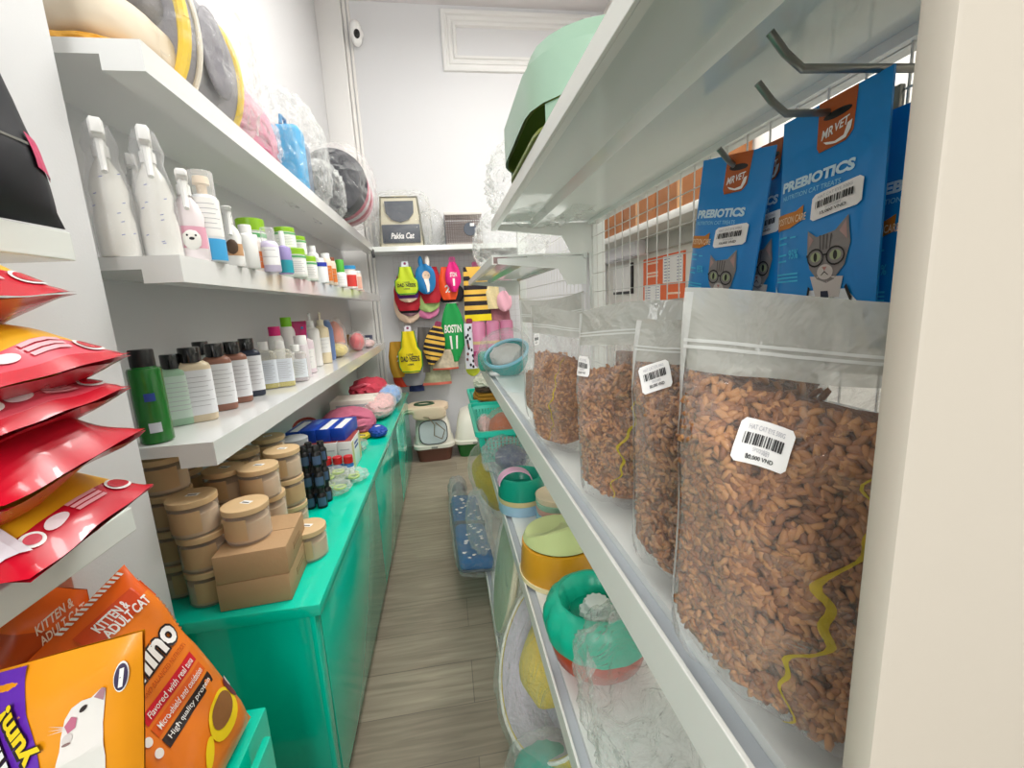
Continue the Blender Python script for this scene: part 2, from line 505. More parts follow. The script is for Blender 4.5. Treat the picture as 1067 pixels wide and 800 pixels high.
g2 = thing('shelving_unit', 'white steel shelving unit at the far end of the right aisle side holding teal packs', 'shelving', (0, 0, 0))
shelf_with_channel(g2, XF, XM, Y1+.002, 2.35, 1.15)
shelf_with_channel(g2, .157, XM, Y1+.002, Y2, .705, .05)
shelf_with_channel(g2, .105, XM, Y1+.002, Y2, .15, .05)
deck('shelf_deck', g2, XF, XM, Y1+.03, Y2, 1.612, .03)
one('kick_plate', box(.125, .13, Y1+.002, Y2, 0, .10), SHELFM, g2, smooth=False)
bracket(g2, XF, XM, Y1+.04, 1.606)
bracket(g2, XF, XM, Y2-.01, 1.606)
one('upright', box(XM+.002, XM+.045, Y2-.02, Y2+.02, 0, 2.15, .002), SHELFM, g2, smooth=False)
mesh_panel('back_mesh', g2, XM-.004, Y1+.03, Y2-.03, .2, 2.1)

# ------------------------------------------------------------------ other side of the shop, seen through the mesh
sh = thing('wall_shelf', 'grey wall shelf carrying kraft cartons, seen through the wire mesh', 'shelf', (XR-.16, 3.1, 1.97))
one('board', box(-.16, .155, -1.6, 1.5, -.05, .0, .003), mat('#c9c8c2', .5), sh)
one('wall_cleat', box(.10, .155, -1.6, 1.5, -.16, -.05), mat('#b9b8b2', .5), sh)
for k, (y0, y1, zt) in enumerate(((3.55, 4.35, 2.55), (2.98, 3.50, 2.5), (2.35, 2.93, 2.48))):
    t = thing('cardboard_box', ('kraft carton beyond the mesh, farthest of three on the grey shelf', 'kraft carton beyond the mesh, middle of three on the grey shelf', 'kraft carton beyond the mesh, nearest of three on the grey shelf')[k], 'box', (XR-.15, (y0+y1)/2, 1.972), group='kraft cartons beyond the mesh')
    hw = (y1-y0)/2
    KB = mat('#9a6238', .75, var=.08)
    one('body', box(-.13, .13, -hw, hw, 0, zt-2.0, .004), KB, t)
    one('tape', box(-.1315, -.1302, -.03, .03, .0, zt-2.01), mat('#b98a58', .3), t)
po = thing('price_poster', 'orange and white price list poster on the far wall behind the mesh', 'poster', (XR-.004, 3.38, 1.56))
ps = Surf(lambda u, v: Vector((-.002, .34-u*.68, -.23+v*.44)), 1)
ORP = mat('#f2703a', .6)
mb = MB(); mb.add(grid(lambda u, v: ps.fn(u, v), 1, 1), ORP); one('sheet', box(-.002, .003, -.34, .34, -.23, .21), ORP, po, smooth=False)
ps.flip = -1 if ps.n(.5, .5).x > 0 else 1
mb = MB()
for q in ((.52, .5, .96, .97), (.04, .06, .46, .5), (.64, .03, .97, .2)):
    mb.add(ps.put(rect2(*q, 1, 1), .001), STICK)
    n = max(2, int((q[3]-q[1])/.055))
    for i in range(n):
        v = q[1]+.02+i*(q[3]-q[1]-.04)/n
        mb.add(ps.put(rect2(q[0]+.03, v+.012, q[0]+.16, v+.026, 1, 1), .0016), mat('#8f8fb0', .6))
        mb.add(ps.put(rect2(q[2]-.12, v+.012, q[2]-.03, v+.026, 1, 1), .0016), mat('#8f8fb0', .6))
for v in (.88, .7, .64, .3):
    mb.add(ps.put(rect2(.1 if v > .5 else .62, v, .4 if v > .5 else .92, v+.035, 1, 1), .0012), mat('#ffd9bf', .6))
mb.build('print', po, smooth=False)
nb = thing('wall_notice', 'white notice in a dark frame on the far wall beside the orange poster', 'picture', (XR-.006, 4.16, 1.63))
one('frame', box(-.012, .004, -.23, .23, -.14, .14, .002), BLACK, nb)
one('paper', box(-.014, -.0122, -.19, .23, -.115, .14), STICK, nb)
ac = thing('air_conditioner', 'pale wall unit above the notice on the far wall', 'air conditioner', (XR-.005, 3.95, 1.80))
one('case', box(-.14, 0, -.38, .38, 0, .13, .03, 3), mat('#ebe9ee', .4), ac)
one('outlet_flap', box(-.135, -.05, -.35, .35, -.006, .0), mat('#c9c7cc', .4), ac)
# ------------------------------------------------------------------ kibble bags
KIB = [mat(c, .55) for c in ('#a6703f', '#935f35', '#b5804c', '#7f4e2b')]
def bag_fn(w, h, d, seed, fill, lean=0, kinks=None):
    def fn(u, v, side):
        t = v
        ww = w*(1-.10*max(0, 1-t/.12)**2)*(1+.02*sin(t*7+seed))
        x = (u-.5)*ww
        prof = min(1, (t/.10+.25)**.6) if t < .1 else 1
        top = 1 if t < fill-.12 else max(0, 1-(t-fill+.12)/(.99-fill+.12))**1.2
        th = d*prof*top
        e = max(0, 1-abs(2*u-1)**2.6)**.55
        n = noise.noise(Vector((u*3.1+seed*5, t*4.3, side*2+seed)))
        n2 = 1-2*abs(noise.noise(Vector((u*4+seed*3, t*5+side, seed*1.3))))
        y = side*(th*.5*e) + (.010*n+.006*n2)*side*(.25+top)*min(1, e*1.2)
        up = max(0, t-fill)/(1-fill)
        y += lean*t*t*h + up*.012*sin(u*5+seed)
        return Vector((x, y, t*h+ (up*.01*sin(u*3+seed*2))))
    return fn

def kibble_bag(loc, rz, w, h, d, fill, seed, label, klabel, nk, sub, sticker=None, crease=True, ksz=.0052, yband=None):
    t = thing('kibble_bag', label, 'bag', loc, rz, 'clear bags of brown kibble')
    fn = bag_fn(w, h, d, seed, fill)
    F = lambda u, v: fn(u, v, -1)
    Bk = lambda u, v: fn(u, v, 1)
    mb = MB()
    fb = film('#f6f7f4', .06, .5, .09, .7, 18)
    fh = film('#b9bab1', .66, .88, .16, .7, 12)
    vs = .82
    mb.add(grid(lambda u, v: F(u, v*vs), 24, 30), fb); mb.add(grid(lambda u, v: Bk(u, v*vs), 24, 20), fb)
    mb.add(grid(lambda u, v: F(u, vs+v*(1-vs)), 24, 8), fh); mb.add(grid(lambda u, v: Bk(u, vs+v*(1-vs)), 24, 6), fh)
    mb.build('film', t, sharp=0)
    sf = Surf(F); 
    if sf.n(.5, .5).y > 0: sf.flip = -1
    for vv in (.868, .882):
        z = MB(); z.add(grid(lambda u, v: sf.p(.02+u*.96, vv-.0035+v*.007, .0012), 24, 2), film('#e8ebe6', .55, .8, .1, 0, 10)); z.build('zip_seal', t, sharp=0)
    for (u0, u1) in ((0.0, .035), (.965, 1.0)):
        z = MB(); z.add(grid(lambda u, v: sf.p(u0+u*(u1-u0), .03+v*.96, .0008), 2, 24), film('#f2f4f0', .4, .75, .12, .2, 20)); z.build('side_seal', t, sharp=0)
    if crease:
        z = MB(); rnd = random.Random(seed)
        def cr(u, v):
            q = .08+v*.6
            c = .45+.24*v + .035*sin(v*17+seed)+.02*sin(v*39)
            wd = .004+.022*max(0, sin(v*3.1))**2*(.5+.5*noise.noise(Vector((v*14, seed, 0))))
            return sf.p(c+(u-.5)*2*wd, q, .0009)
        z.add(grid(cr, 2, 50), film('#d8c32a', .5, .8, .2, .3, 40)); z.build('film_crease', t, label='yellow crease in the film', sharp=0)
    if sticker: price_sticker(sf, *sticker[:3], t, eps=.0016, **(sticker[3] if len(sticker) > 3 else {}))
    # the kibble itself: individual pieces against the film, and more behind them
    rnd = random.Random(seed*11)
    M = Matrix.Translation(loc) @ Matrix.Rotation(rz, 4, 'Z')
    mb = MB(); base = _ICO[sub]
    def topv(u): return fill-.01+.035*sin(u*4+seed*1.7)
    for layer, (off, cnt) in enumerate(((.006, nk), (.014, int(nk*.75)))):
        for side in ((-1, 1) if layer == 0 else (-1,)):
            c2 = cnt if side < 0 else cnt//4
            for i in range(c2):
                u = rnd.uniform(.055, .945); v = rnd.uniform(.03, 1)
                vm = .06+.09*abs(2*u-1)**2.5; v = vm+v*(topv(u)-vm)
                p = fn(u, v, side); p.y -= side*off*min(1, (abs(p.y)/.02+.3))
                q = Matrix.Rotation(rnd.uniform(0, pi), 3, 'Y') @ Matrix.Rotation(rnd.uniform(-.6, .6), 3, 'X')
                a, b, c = ksz*rnd.uniform(.9, 1.25), ksz*rnd.uniform(.5, .62), ksz*rnd.uniform(.48, .6)
                bend = rnd.uniform(-.3, .3)
                vs_ = []
                for s in base[0]:
                    w_ = Vector((s.x*a, s.y*c*(1-.18*(1-abs(s.x))), s.z*b*(1-.2*(1-abs(s.x)))+bend*a*(s.x**2-.4)))
                    vs_.append(p+q @ w_)
                mb.add((vs_, base[1]), rnd.choice(KIB))
    def core(u, v, s):
        vm = .06+.07*abs(2*u-1)**2.5; vv = vm+v*(topv(u)-vm-.02); p = fn(.04+u*.92, vv, s); p.y *= .72; return p
    CO = mat('#8f633e', .9, bump=.8, bscale=150)
    mb.add(grid(lambda u, v: core(u, v, -1), 12, 14), CO); mb.add(grid(lambda u, v: core(u, v, 1), 12, 14), CO)
    mb.add(grid(lambda u, v: core(u, 1, -1).lerp(core(u, 1, 1), v), 12, 2), mat('#8a5a38', .8, bump=1, bscale=160))
    o = mb.build('kibble', None, sharp=0); o.matrix_world = M
    tag(o, klabel, 'cat food', kind='stuff')
    return t
ZB = 1.1508
kibble_bag((.243, .245, ZB), R(-50), .19, .296, .10, .79, 1, 'largest clear zip bag of brown kibble, nearest the camera beside the cream panel', 'brown kibble filling the nearest bag beside the cream panel', 2100, 1,
           ((.265, .655), (.165, -.020), (.022, .085)), ksz=.0061)
kibble_bag((.26, .385, ZB), R(-45), .17, .285, .085, .80, 2, 'clear zip bag of brown kibble, second from the cream panel', 'brown kibble in the second bag from the cream panel', 1300, 1,
           ((.12, .70), (.19, .05), (-.06, .09)))
kibble_bag((.255, .575, ZB), R(-49), .17, .285, .08, .72, 3, 'slouching clear zip bag of brown kibble, third from the cream panel', 'brown kibble in the slouching third bag', 1100, 1,
           ((.04, .665), (.15, .0), (.0, .1)))
kibble_bag((.223, .847, ZB), R(-56), .14, .285, .065, .68, 4, 'clear zip bag of brown kibble with a folded corner, fourth from the cream panel', 'brown kibble in the fourth bag', 800, 1,
           ((.10, .74), (.11, .01), (.0, .075)))
kibble_bag((.250, 1.01, ZB), R(-56), .20, .315, .05, .40, 5, 'taller greyish zip bag standing behind the fourth kibble bag', 'brown kibble low in the tall greyish bag', 350, 1, None, False)
kibble_bag((.36, .69, ZB), R(-49), .18, .285, .06, .78, 6, 'clear zip bag of brown kibble hidden behind the slouching bag', 'brown kibble in the bag behind the slouching one', 350, 1, None, False)

# ------------------------------------------------------------------ treat pouches on hooks
BLU = mat('#0f88d4', .3); BLU2 = mat('#0f8fd8', .35); ORG = mat('#b5561a', .4); PALE = mat('#bfe0ef', .5); FUR = mat('#8b8785', .7); FURD = mat('#5b5755', .7); FURL = mat('#c9c4bf', .7)
COATW = mat('#dfe6ea', .6); CYAN = mat('#3fc0e8', .5); PINKN = mat('#b9837b', .6); EYE = mat('#a7b58a', .4)
def treat_pouch(loc, rz, roll, label, w=.128, h=.235):
    t = thing('treat_pouch', label, 'pouch', loc, rot=(0, roll, rz), group='blue treat pouches on the wire mesh')
    # hangs from its hole: origin at the hole, local -Y is the front
    z1 = .018; z0 = z1-h
    def fn(u, v, s):
        b = .011*max(0, sin(pi*min(1, v/.8)))**.7*max(0, 1-abs(2*u-1)**3)**.6 if v < .8 else 0
        return Vector(((u-.5)*w, s*(b+.0012), z0+v*h))
    mb = MB()
    mb.add(grid(lambda u, v: fn(u, v, -1), 12, 20), BLU); mb.add(grid(lambda u, v: fn(u, v, 1), 12, 10), BLU)
    mb.add(grid(lambda u, v: fn(0, v, -1).lerp(fn(0, v, 1), u), 1, 10), BLU); mb.add(grid(lambda u, v: fn(1, v, -1).lerp(fn(1, v, 1), u), 1, 10), BLU)
    mb.add(grid(lambda u, v: fn(u, 1, -1).lerp(fn(u, 1, 1), v), 4, 1), BLU)
    body = mb.build('pouch_body', t)
    sf = Surf(lambda u, v: fn(u, v, -1))
    if sf.n(.5, .5).y > 0: sf.flip = -1
    p = lambda pts, e, m, c=1: mb.add(sf.put(poly2(pts, c), e), m)
    mb = MB()
    p([(.39, 1), (.74, 1), (.72, .83), (.66, .795), (.42, .785), (.385, .81)], .0006, ORG)
    mb.build('brand_tag', t, smooth=False, label='orange panel with a hang hole')
    mb = MB(); mb.add(sf.put(ell2(.57, .925, .13, .017), .001), BLACK); mb.build('hang_hole', t, smooth=False)
    mb = MB()
    mb.add(sf.put(frame2(text2('MR', .02, .2), (.43, .835), (.11, .01), (0, .04)), .0012), STICK)
    mb.add(sf.put(frame2(text2('VET', .02, .2), (.555, .85), (.13, .012), (0, .035)), .0012), STICK)
    p([(.45, .826), (.56, .812), (.64, .822), (.67, .865), (.71, .872), (.70, .838), (.66, .808), (.57, .800), (.48, .812)], .0012, STICK)
    mb.build('brand_lettering', t, smooth=False); mb = MB()
    mb.add(sf.put(fit2(text2('PREBIOTICS', .05), .07, .655, .80, .705), .0012), mat('#cfeaf8', .5))
    mb.build('product_lettering', t, smooth=False); mb = MB()
    mb.add(sf.put(fit2(text2('NUTRITION CAT TREATS', .012), .09, .615, .70, .637), .0012), mat('#8fd4f2', .5))
    mb.build('lettering', t, smooth=False)
    mb = MB()
    p([(0, .55), (.28, .55), (.36, .57), (.36, .50), (.22, .475), (0, .475)], .0012, mat('#c77a22', .5), 2)
    mb.add(sf.put(fit2(text2('POSITION CARE', .012), .05, .498, .40, .532), .0016), mat('#f2d6b0', .5))
    for v in (.43, .40, .345, .315):
        mb.add(sf.put(rect2(.07, v, .19, v+.009, 2, 1), .001), CYAN)
    mb.add(sf.put(rect2(.23, .425, .30, .433, 2, 1), .001), CYAN)
    mb.add(sf.put(fit2(text2('95%', .02), .22, .325, .335, .37), .0012), CYAN)
    for v in (.25, .232, .214):
        mb.add(sf.put(rect2(.05, v, .33, v+.008, 2, 1), .001), CYAN)
    p([(0, .22), (.08, .14), (.14, .04), (.14, 0), (0, 0)], .0009, PALE, 2)
    p([(.06, .0), (.09, .10), (.14, .12), (.19, .05), (.20, 0)], .0013, mat('#e2d8a0', .5), 1)
    mb.build('print', t, smooth=False)
    # printed cat in spectacles and white coat
    mb = MB()
    p([(.30, 0), (.33, .09), (.46, .165), (.80, .165), (.90, .10), (.95, 0)], .0010, COATW, 2)
    p([(.47, .23), (.52, .13), (.74, .13), (.78, .22)], .0013, FURL, 2)
    p([(.575, .16), (.645, .16), (.67, .0), (.55, .0)], .0016, mat('#1f2740', .5), 1)
    def ear(a): p(a, .0013, FUR, 1)
    p([(.44, .33), (.435, .44), (.53, .405), (.70, .42), (.80, .475), (.83, .36), (.79, .27), (.70, .21), (.63, .195), (.54, .215), (.465, .265)], .0013, FUR, 2)
    p([(.455, .36), (.45, .42), (.505, .395)], .0017, mat('#b0908a', .6), 0)
    p([(.74, .415), (.79, .455), (.805, .375)], .0017, mat('#b0908a', .6), 0)
    for k in range(4): p([(.56+k*.035, .41), (.573+k*.035, .41), (.577+k*.03, .345), (.567+k*.03, .345)], .0017, FURD, 0)
    for sgn, cx in ((-1, .53), (1, .715)):
        mb.add(sf.put(ell2(cx, .315, .05, .022), .0018), EYE); mb.add(sf.put(ell2(cx, .315, .018, .02), .0021), BLACK)
        for k in range(16):
            a0, a1 = 2*pi*k/16, 2*pi*(k+1)/16
            q = [(cx+.082*cos(a0), .312+.042*sin(a0)), (cx+.082*cos(a1), .312+.042*sin(a1)), (cx+.070*cos(a1), .312+.034*sin(a1)), (cx+.070*cos(a0), .312+.034*sin(a0))]
            p(q, .0023, BLACK, 0)
    mb.add(sf.put(rect2(.605, .318, .64, .326, 1, 1), .0023), BLACK)
    p([(.44, .33), (.455, .33), (.45, .318), (.44, .318)], .0023, BLACK, 0)
    mb.add(sf.put(ell2(.62, .245, .075, .034), .0017), FURL)
    p([(.597, .268), (.643, .268), (.62, .25)], .0021, PINKN, 0)
    for dx in (-1, 1): p([(.62, .25), (.62+dx*.035, .233), (.62+dx*.033, .229), (.62, .243)], .0021, FURD, 0)
    def strip(pts, wd, e, m):
        for (a, b) in zip(pts, pts[1:]):
            d = Vector((b[0]-a[0], b[1]-a[1])); nrm = Vector((-d.y, d.x)).normalized()*wd
            p([(a[0]+nrm.x, a[1]+nrm.y), (b[0]+nrm.x, b[1]+nrm.y), (b[0]-nrm.x, b[1]-nrm.y), (a[0]-nrm.x, a[1]-nrm.y)], e, m, 0)
    strip([(.46, .18), (.43, .12), (.44, .05), (.43, 0)], .011, .0019, BLACK)
    strip([(.80, .18), (.84, .12), (.83, .05), (.85, 0)], .011, .0019, BLACK)
    mb.build('cat_picture', t, smooth=False)
    price_sticker(sf, (.46, .478), (.43, .03), (.0, .115), t, '15,000 VND', .0026)
    return t
def hook(loc, ln, label, tip=.02):
    t = thing('wire_hook', label, 'hook', loc, group='steel hooks on the wire mesh')
    one('prong', tube([(.0, 0, 0), (-ln, 0, -.004), (-ln-.018, 0, .008), (-ln-.034, 0, .024)], .0038, 10), CHROME, t)
    one('back_plate', box(-.004, .004, -.012, .012, -.028, .022, .002), CHROME, t)
    return t
hook((.492, .393, 1.650), .155, 'long steel hook with an upturned tip, upper one near the cream panel')
hook((.492, .446, 1.634), .125, 'shorter steel hook holding the large facing blue pouch')
hook((.492, .585, 1.618), .075, 'pale steel hook holding the farther blue pouch')
RZ = R(-90)
treat_pouch((.418, .443, 1.626), RZ+R(1), R(-1), 'blue prebiotics cat treat pouch with a barcode sticker, nearest facing the aisle')
treat_pouch((.452, .365, 1.600), RZ+R(2), R(0), 'blue prebiotics treat pouch half hidden behind the cream panel edge')
treat_pouch((.408, .585, 1.617), RZ+R(8), R(9), 'tilted blue prebiotics treat pouch, farther one hanging over the kibble bags')
treat_pouch((.446, .570, 1.625), RZ-R(4), R(3), 'blue treat pouch mostly hidden behind the tilted blue pouch')

# ------------------------------------------------------------------ green hooded litter box on top of the unit
lb = thing('litter_box', 'sage green hooded litter box on the top right shelf', 'litter box', (.33, .80, 1.7135))
SAGE = translucent('#a3c4ae', .3, .10); OLIVE = mat('#7d8a34', .35); OLIVED = mat('#5c6a30', .35)
def rr(x0, x1, y0, y1, r, z, n=6):
    o = []
    for cx, cy, a0 in ((x1-r, y1-r, 0), (x0+r, y1-r, 90), (x0+r, y0+r, 180), (x1-r, y0+r, 270)):
        for k in range(n+1):
            a = R(a0+90*k/n); o.append((cx+r*cos(a), cy+r*sin(a), z))
    return o
X0, X1, YA, YZ = -.176, .17, -.16, .315
one('hood_lining', loft([rr(X0+.006, X1-.006, YA+.006, YZ-.006, .12, .032), rr(X0+.014, X1-.014, YA+.02, YZ-.02, .11, .085), rr(X0+.06, X1-.06, YA+.07, YZ-.07, .08, .13)], False, True), translucent('#8f9a48', .4, .4), lb)
one('hood', loft([rr(X0, X1, YA, YZ, .13, .032), rr(X0, X1, YA, YZ, .13, .098), rr(X0+.012, X1-.01, YA+.014, YZ-.015, .12, .103), rr(X0+.016, X1-.012, YA+.018, YZ-.02, .115, .128), rr(X0+.045, X1-.04, YA+.05, YZ-.06, .10, .148), rr(X0+.09, X1-.09, YA+.12, YZ-.14, .06, .155)], False, True), SAGE, lb)
mb = MB()
rg = rr(X0+.004, X1-.004, YA+.004, YZ-.004, .128, 0)
n = len(rg)
# the tray wall stands everywhere but across the entrance in the aisle face
for i in range(n):
    a, b = rg[i], rg[(i+1) % n]
    zt = .032
    if a[0] < X0+.03 and b[0] < X0+.03: continue
    mb.add(([(*a[:2], 0), (*b[:2], 0), (*b[:2], zt), (*a[:2], zt)], [(0, 1, 2, 3)]), SAGE)
mb.build('tray', lb)
one('tray_floor', loft([rr(X0+.012, X1-.012, YA+.012, YZ-.012, .11, .001), rr(X0+.012, X1-.012, YA+.012, YZ-.012, .11, .006)]), OLIVE, lb)
one('scoop', loft([ring(.03, .05, .008, 16), ring(.035, .055, .026, 16)]), mat('#2e6e5a', .4), lb).location = (-.05, .18, 0)
mb = MB().add(blob((.33, 1.34, 1.80), (.17, .19, .11), 5, .26, 4.2, 2.6, 11), THINFILM); o = mb.build('plastic_bag', None, sharp=0); tag(o, 'crumpled clear plastic bag at the far end of the top right shelf', 'bag')
mb = MB().add(blob((.30, 2.0, 1.72), (.14, .42, .11), 5, .24, 4.6, 2.6, 12), THINFILM); o = mb.build('plastic_bag', None, sharp=0); tag(o, 'crumpled clear plastic over the lower far shelf beside the wire cage', 'bag')
# ------------------------------------------------------------------ far end of the kibble shelf
t = thing('pet_bath', 'round teal pet tub wrapped in clear plastic at the far end of the kibble shelf', 'tub', (.27, 1.90, 1.166), rot=(R(24), R(-14), 0), scale=.78)
one('tub', lathe([(.06, 0), (.09, .01), (.115, .06), (.125, .11), (.13, .112), (.118, .108), (.10, .05), (.07, .02)], 32), mat('#1f9f9c', .25), t)
one('rim', tube([(.124*cos(a*pi/16), .124*sin(a*pi/16), .113+.012*cos(a*pi/16)) for a in range(33)], .009, 8), mat('#7cc3d8', .3), t)
one('contents', blob((0, 0, .10), (.09, .09, .05), 3, .3, 3, 2, 5), mat('#b9bcb8', .4), t)
one('wrapper', blob((0, 0, .105), (.145, .145, .13), 4, .12, 3, 2.4, 3), THINFILM, t)
t = thing('plastic_packet', 'small teal packet in clear wrap beside the round tub', 'packet', (.175, 1.99, 1.151))
one('packet', blob((0, 0, .048), (.04, .03, .047), 3, .15, 2, 3, 2), mat('#18a58e', .3), t)
one('wrapper', blob((0, 0, .053), (.05, .04, .052), 3, .2, 3, 2.5, 4), THINFILM, t)
t = thing('cap', 'small white lid lying beside the round tub', 'lid', (.20, 1.86, 1.151))
one('lid', lathe([(.025, 0), (.03, .006), (.028, .016), (.012, .02)], 20), WHITE, t)
for k, (x, lb_) in enumerate(((.165, 'pink wrapped roll, leftmost of three behind the round tub'), (.235, 'pink wrapped roll, middle of three behind the round tub'), (.305, 'pink wrapped roll, rightmost of three behind the round tub'))):
    t = thing('pad_roll', lb_, 'package', (x, 2.2, 1.151), group='pink wrapped rolls on the far shelf')
    one('roll', lathe([(.03, 0), (.034, .01), (.034, .21), (.028, .222)], 18), mat('#e58fb4', .35), t)
    one('label_strip', lathe([(.0345, .05), (.0345, .075)], 18, cap0=False, cap1=False), mat('#c23a7c', .4), t)
    one('spots', lathe([(.0346, .11), (.0346, .125)], 18, cap0=False, cap1=False), mat('#e8c890', .4), t)

# ------------------------------------------------------------------ lower right shelf
ZL = .7055
def bowl(label, loc, r, h, m, inner=None, flare=.85, group=None, rim=None, rot=None):
    t = thing('pet_bowl', label, 'bowl', loc, group=group, rot=rot)
    one('bowl', lathe([(r*.98, 0), (r, .004), (r*flare, h), (r*flare-.006, h+.002), (r*flare-.012, h-.004), (r*.62, h*.35), (.001, h*.3)], 36, cap0=True, cap1=False), m, t)
    if inner: one('insert', lathe([(r*flare-.008, h-.002), (r*.66, h*.4), (.001, h*.33)], 32, cap0=False, cap1=False), inner, t)
    if rim: one('foot_ring', lathe([(r*1.01, .0), (r*1.015, .012), (r*.99, .013)], 36, cap1=False), rim, t)
    return t
bowl('pale blue pet bowl at the bottom of the stack beside the yellow pillow', (.232, 1.50, ZL), .088, .035, mat('#9cc0d6', .35), flare=.97)
bowl('cream pet bowl in the middle of the stack beside the yellow pillow', (.232, 1.50, ZL+.036), .087, .018, mat('#d6c48e', .35), flare=1)
t = bowl('teal pet bowl with a pink arched handle on top of the stack', (.232, 1.50, ZL+.055), .088, .075, mat('#159a80', .3), mat('#0e7a66', .35), flare=.93)
pts = []
for k in range(13):
    a = pi*k/12
    pts.append((-.078*cos(a)*.8-.025, -.02, .055+.05*sin(a)))
mb = MB()
for (a, b) in zip(pts, pts[1:]):
    mb.add(([(a[0], a[1]-.022, a[2]), (b[0], b[1]-.022, b[2]), (b[0], b[1]+.022, b[2]), (a[0], a[1]+.022, a[2]),
             (a[0]*.96, a[1]-.022, a[2]-.004), (b[0]*.96, b[1]-.022, b[2]-.004), (b[0]*.96, b[1]+.022, b[2]-.004), (a[0]*.96, a[1]+.022, a[2]-.004)],
            [(0, 1, 2, 3), (7, 6, 5, 4), (0, 4, 5, 1), (2, 6, 7, 3)]), mat('#e3b3cd', .4))
mb.build('handle', t, label='pink arched handle')
for k in range(5):
    bowl(('bottom', 'second', 'third', 'fourth', 'topmost')[k]+' bowl of the pastel nested stack behind the teal bowl', (.33, 1.36, ZL+k*.021), .07, .02, mat(('#7fb9cf', '#8fc7d8', '#d8a79a', '#9cc8b0', '#e2d3b4')[k], .35), flare=1.04, group='pastel nested bowls')
bowl('grey steel dish leaning behind the lime topped bowl', (.36, 1.22, ZL+.012), .075, .05, mat('#7c7672', .35, .4), flare=1.05, rot=(R(0), R(-20), 0))
t = bowl('yellow sloped pet bowl on the lower right shelf', (.270, 1.09, ZL), .115, .098, mat('#dc9f23', .3), flare=.92, rim=mat('#efe3b0', .35))
t = thing('pet_bowl', 'lime green slanted bowl resting on the yellow bowl', 'bowl', (.270, 1.09, ZL+.101), rz=R(-65))
LIME = mat('#cfdc9a', .35)
mb = MB()
rings = []
for (r, zf, zb) in ((.098, 0, 0), (.103, .004, .004), (.096, .018, .078), (.088, .02, .08), (.075, .018, .07), (.002, .018, .045)):
    q = []
    for i in range(36):
        a = 2*pi*i/36; f = .5+.5*cos(a)
        q.append((r*cos(a), r*sin(a), zf+(zb-zf)*max(0, f*1.5-.5)))
    rings.append(q)
one('bowl', loft(rings, True, True), LIME, t)
# pumpkin shaped water fountain with a terracotta base
t = thing('pet_fountain', 'teal pumpkin shaped pet drinking fountain with a terracotta base', 'pet fountain', (.266, .775, ZL), scale=(1, 1, .88))
one('base', lathe([(.072, 0), (.092, .025), (.103, .07), (.102, .082), (.08, .085)], 36), mat('#b5421f', .35), t, label='terracotta base')
TG = mat('#12b08e', .28)
rings = []
for (r, z) in ((.102, .078), (.109, .083), (.114, .11), (.112, .13), (.102, .154), (.088, .167), (.080, .168), (.072, .16), (.064, .135), (.060, .118)):
    q = []
    for i in range(72):
        a = 2*pi*i/72
        lobe = (abs(sin(a*7))**.5-1)*.06 if z < .16 else (abs(sin(a*7))**.5-1)*.02
        rad = r*(1+lobe)
        zz = z-.012*(1-abs(sin(a*7))**.5) if z < .084 else z
        q.append((rad*cos(a), rad*sin(a), zz))
    rings.append(q)
one('shell', loft(rings, False, True), TG, t)
mb = MB()
for (r0, z0, z1) in ((.036, .12, .13), (.026, .13, .15)):
    rg = []
    for z, s in ((z0, 1), (z1, .97), (z1+.002, .8)):
        rg.append([(r0*s*(1+.07*cos(a*2*pi*12/72))*cos(2*pi*a/72), r0*s*(1+.07*cos(a*2*pi*12/72))*sin(2*pi*a/72), z) for a in range(72)])
    mb.add(loft(rg), mat('#dfe8e2', .35))
mb.build('spout', t, label='white fluted spout')
one('water', lathe([(.06, .1195), (.001, .1196)], 24, cap0=False, cap1=False), mat('#0c9a7c', .05), t)
mb = MB().add(blob((.30, .52, .825), (.125, .20, .105), 5, .3, 2.6, 2.6, 21), film('#eef2ee', .12, .55, .1, .8, 18))
o = mb.build('plastic_bag', None, sharp=0); tag(o, 'large crumpled clear plastic bag on the lower right shelf under the kibble', 'bag')

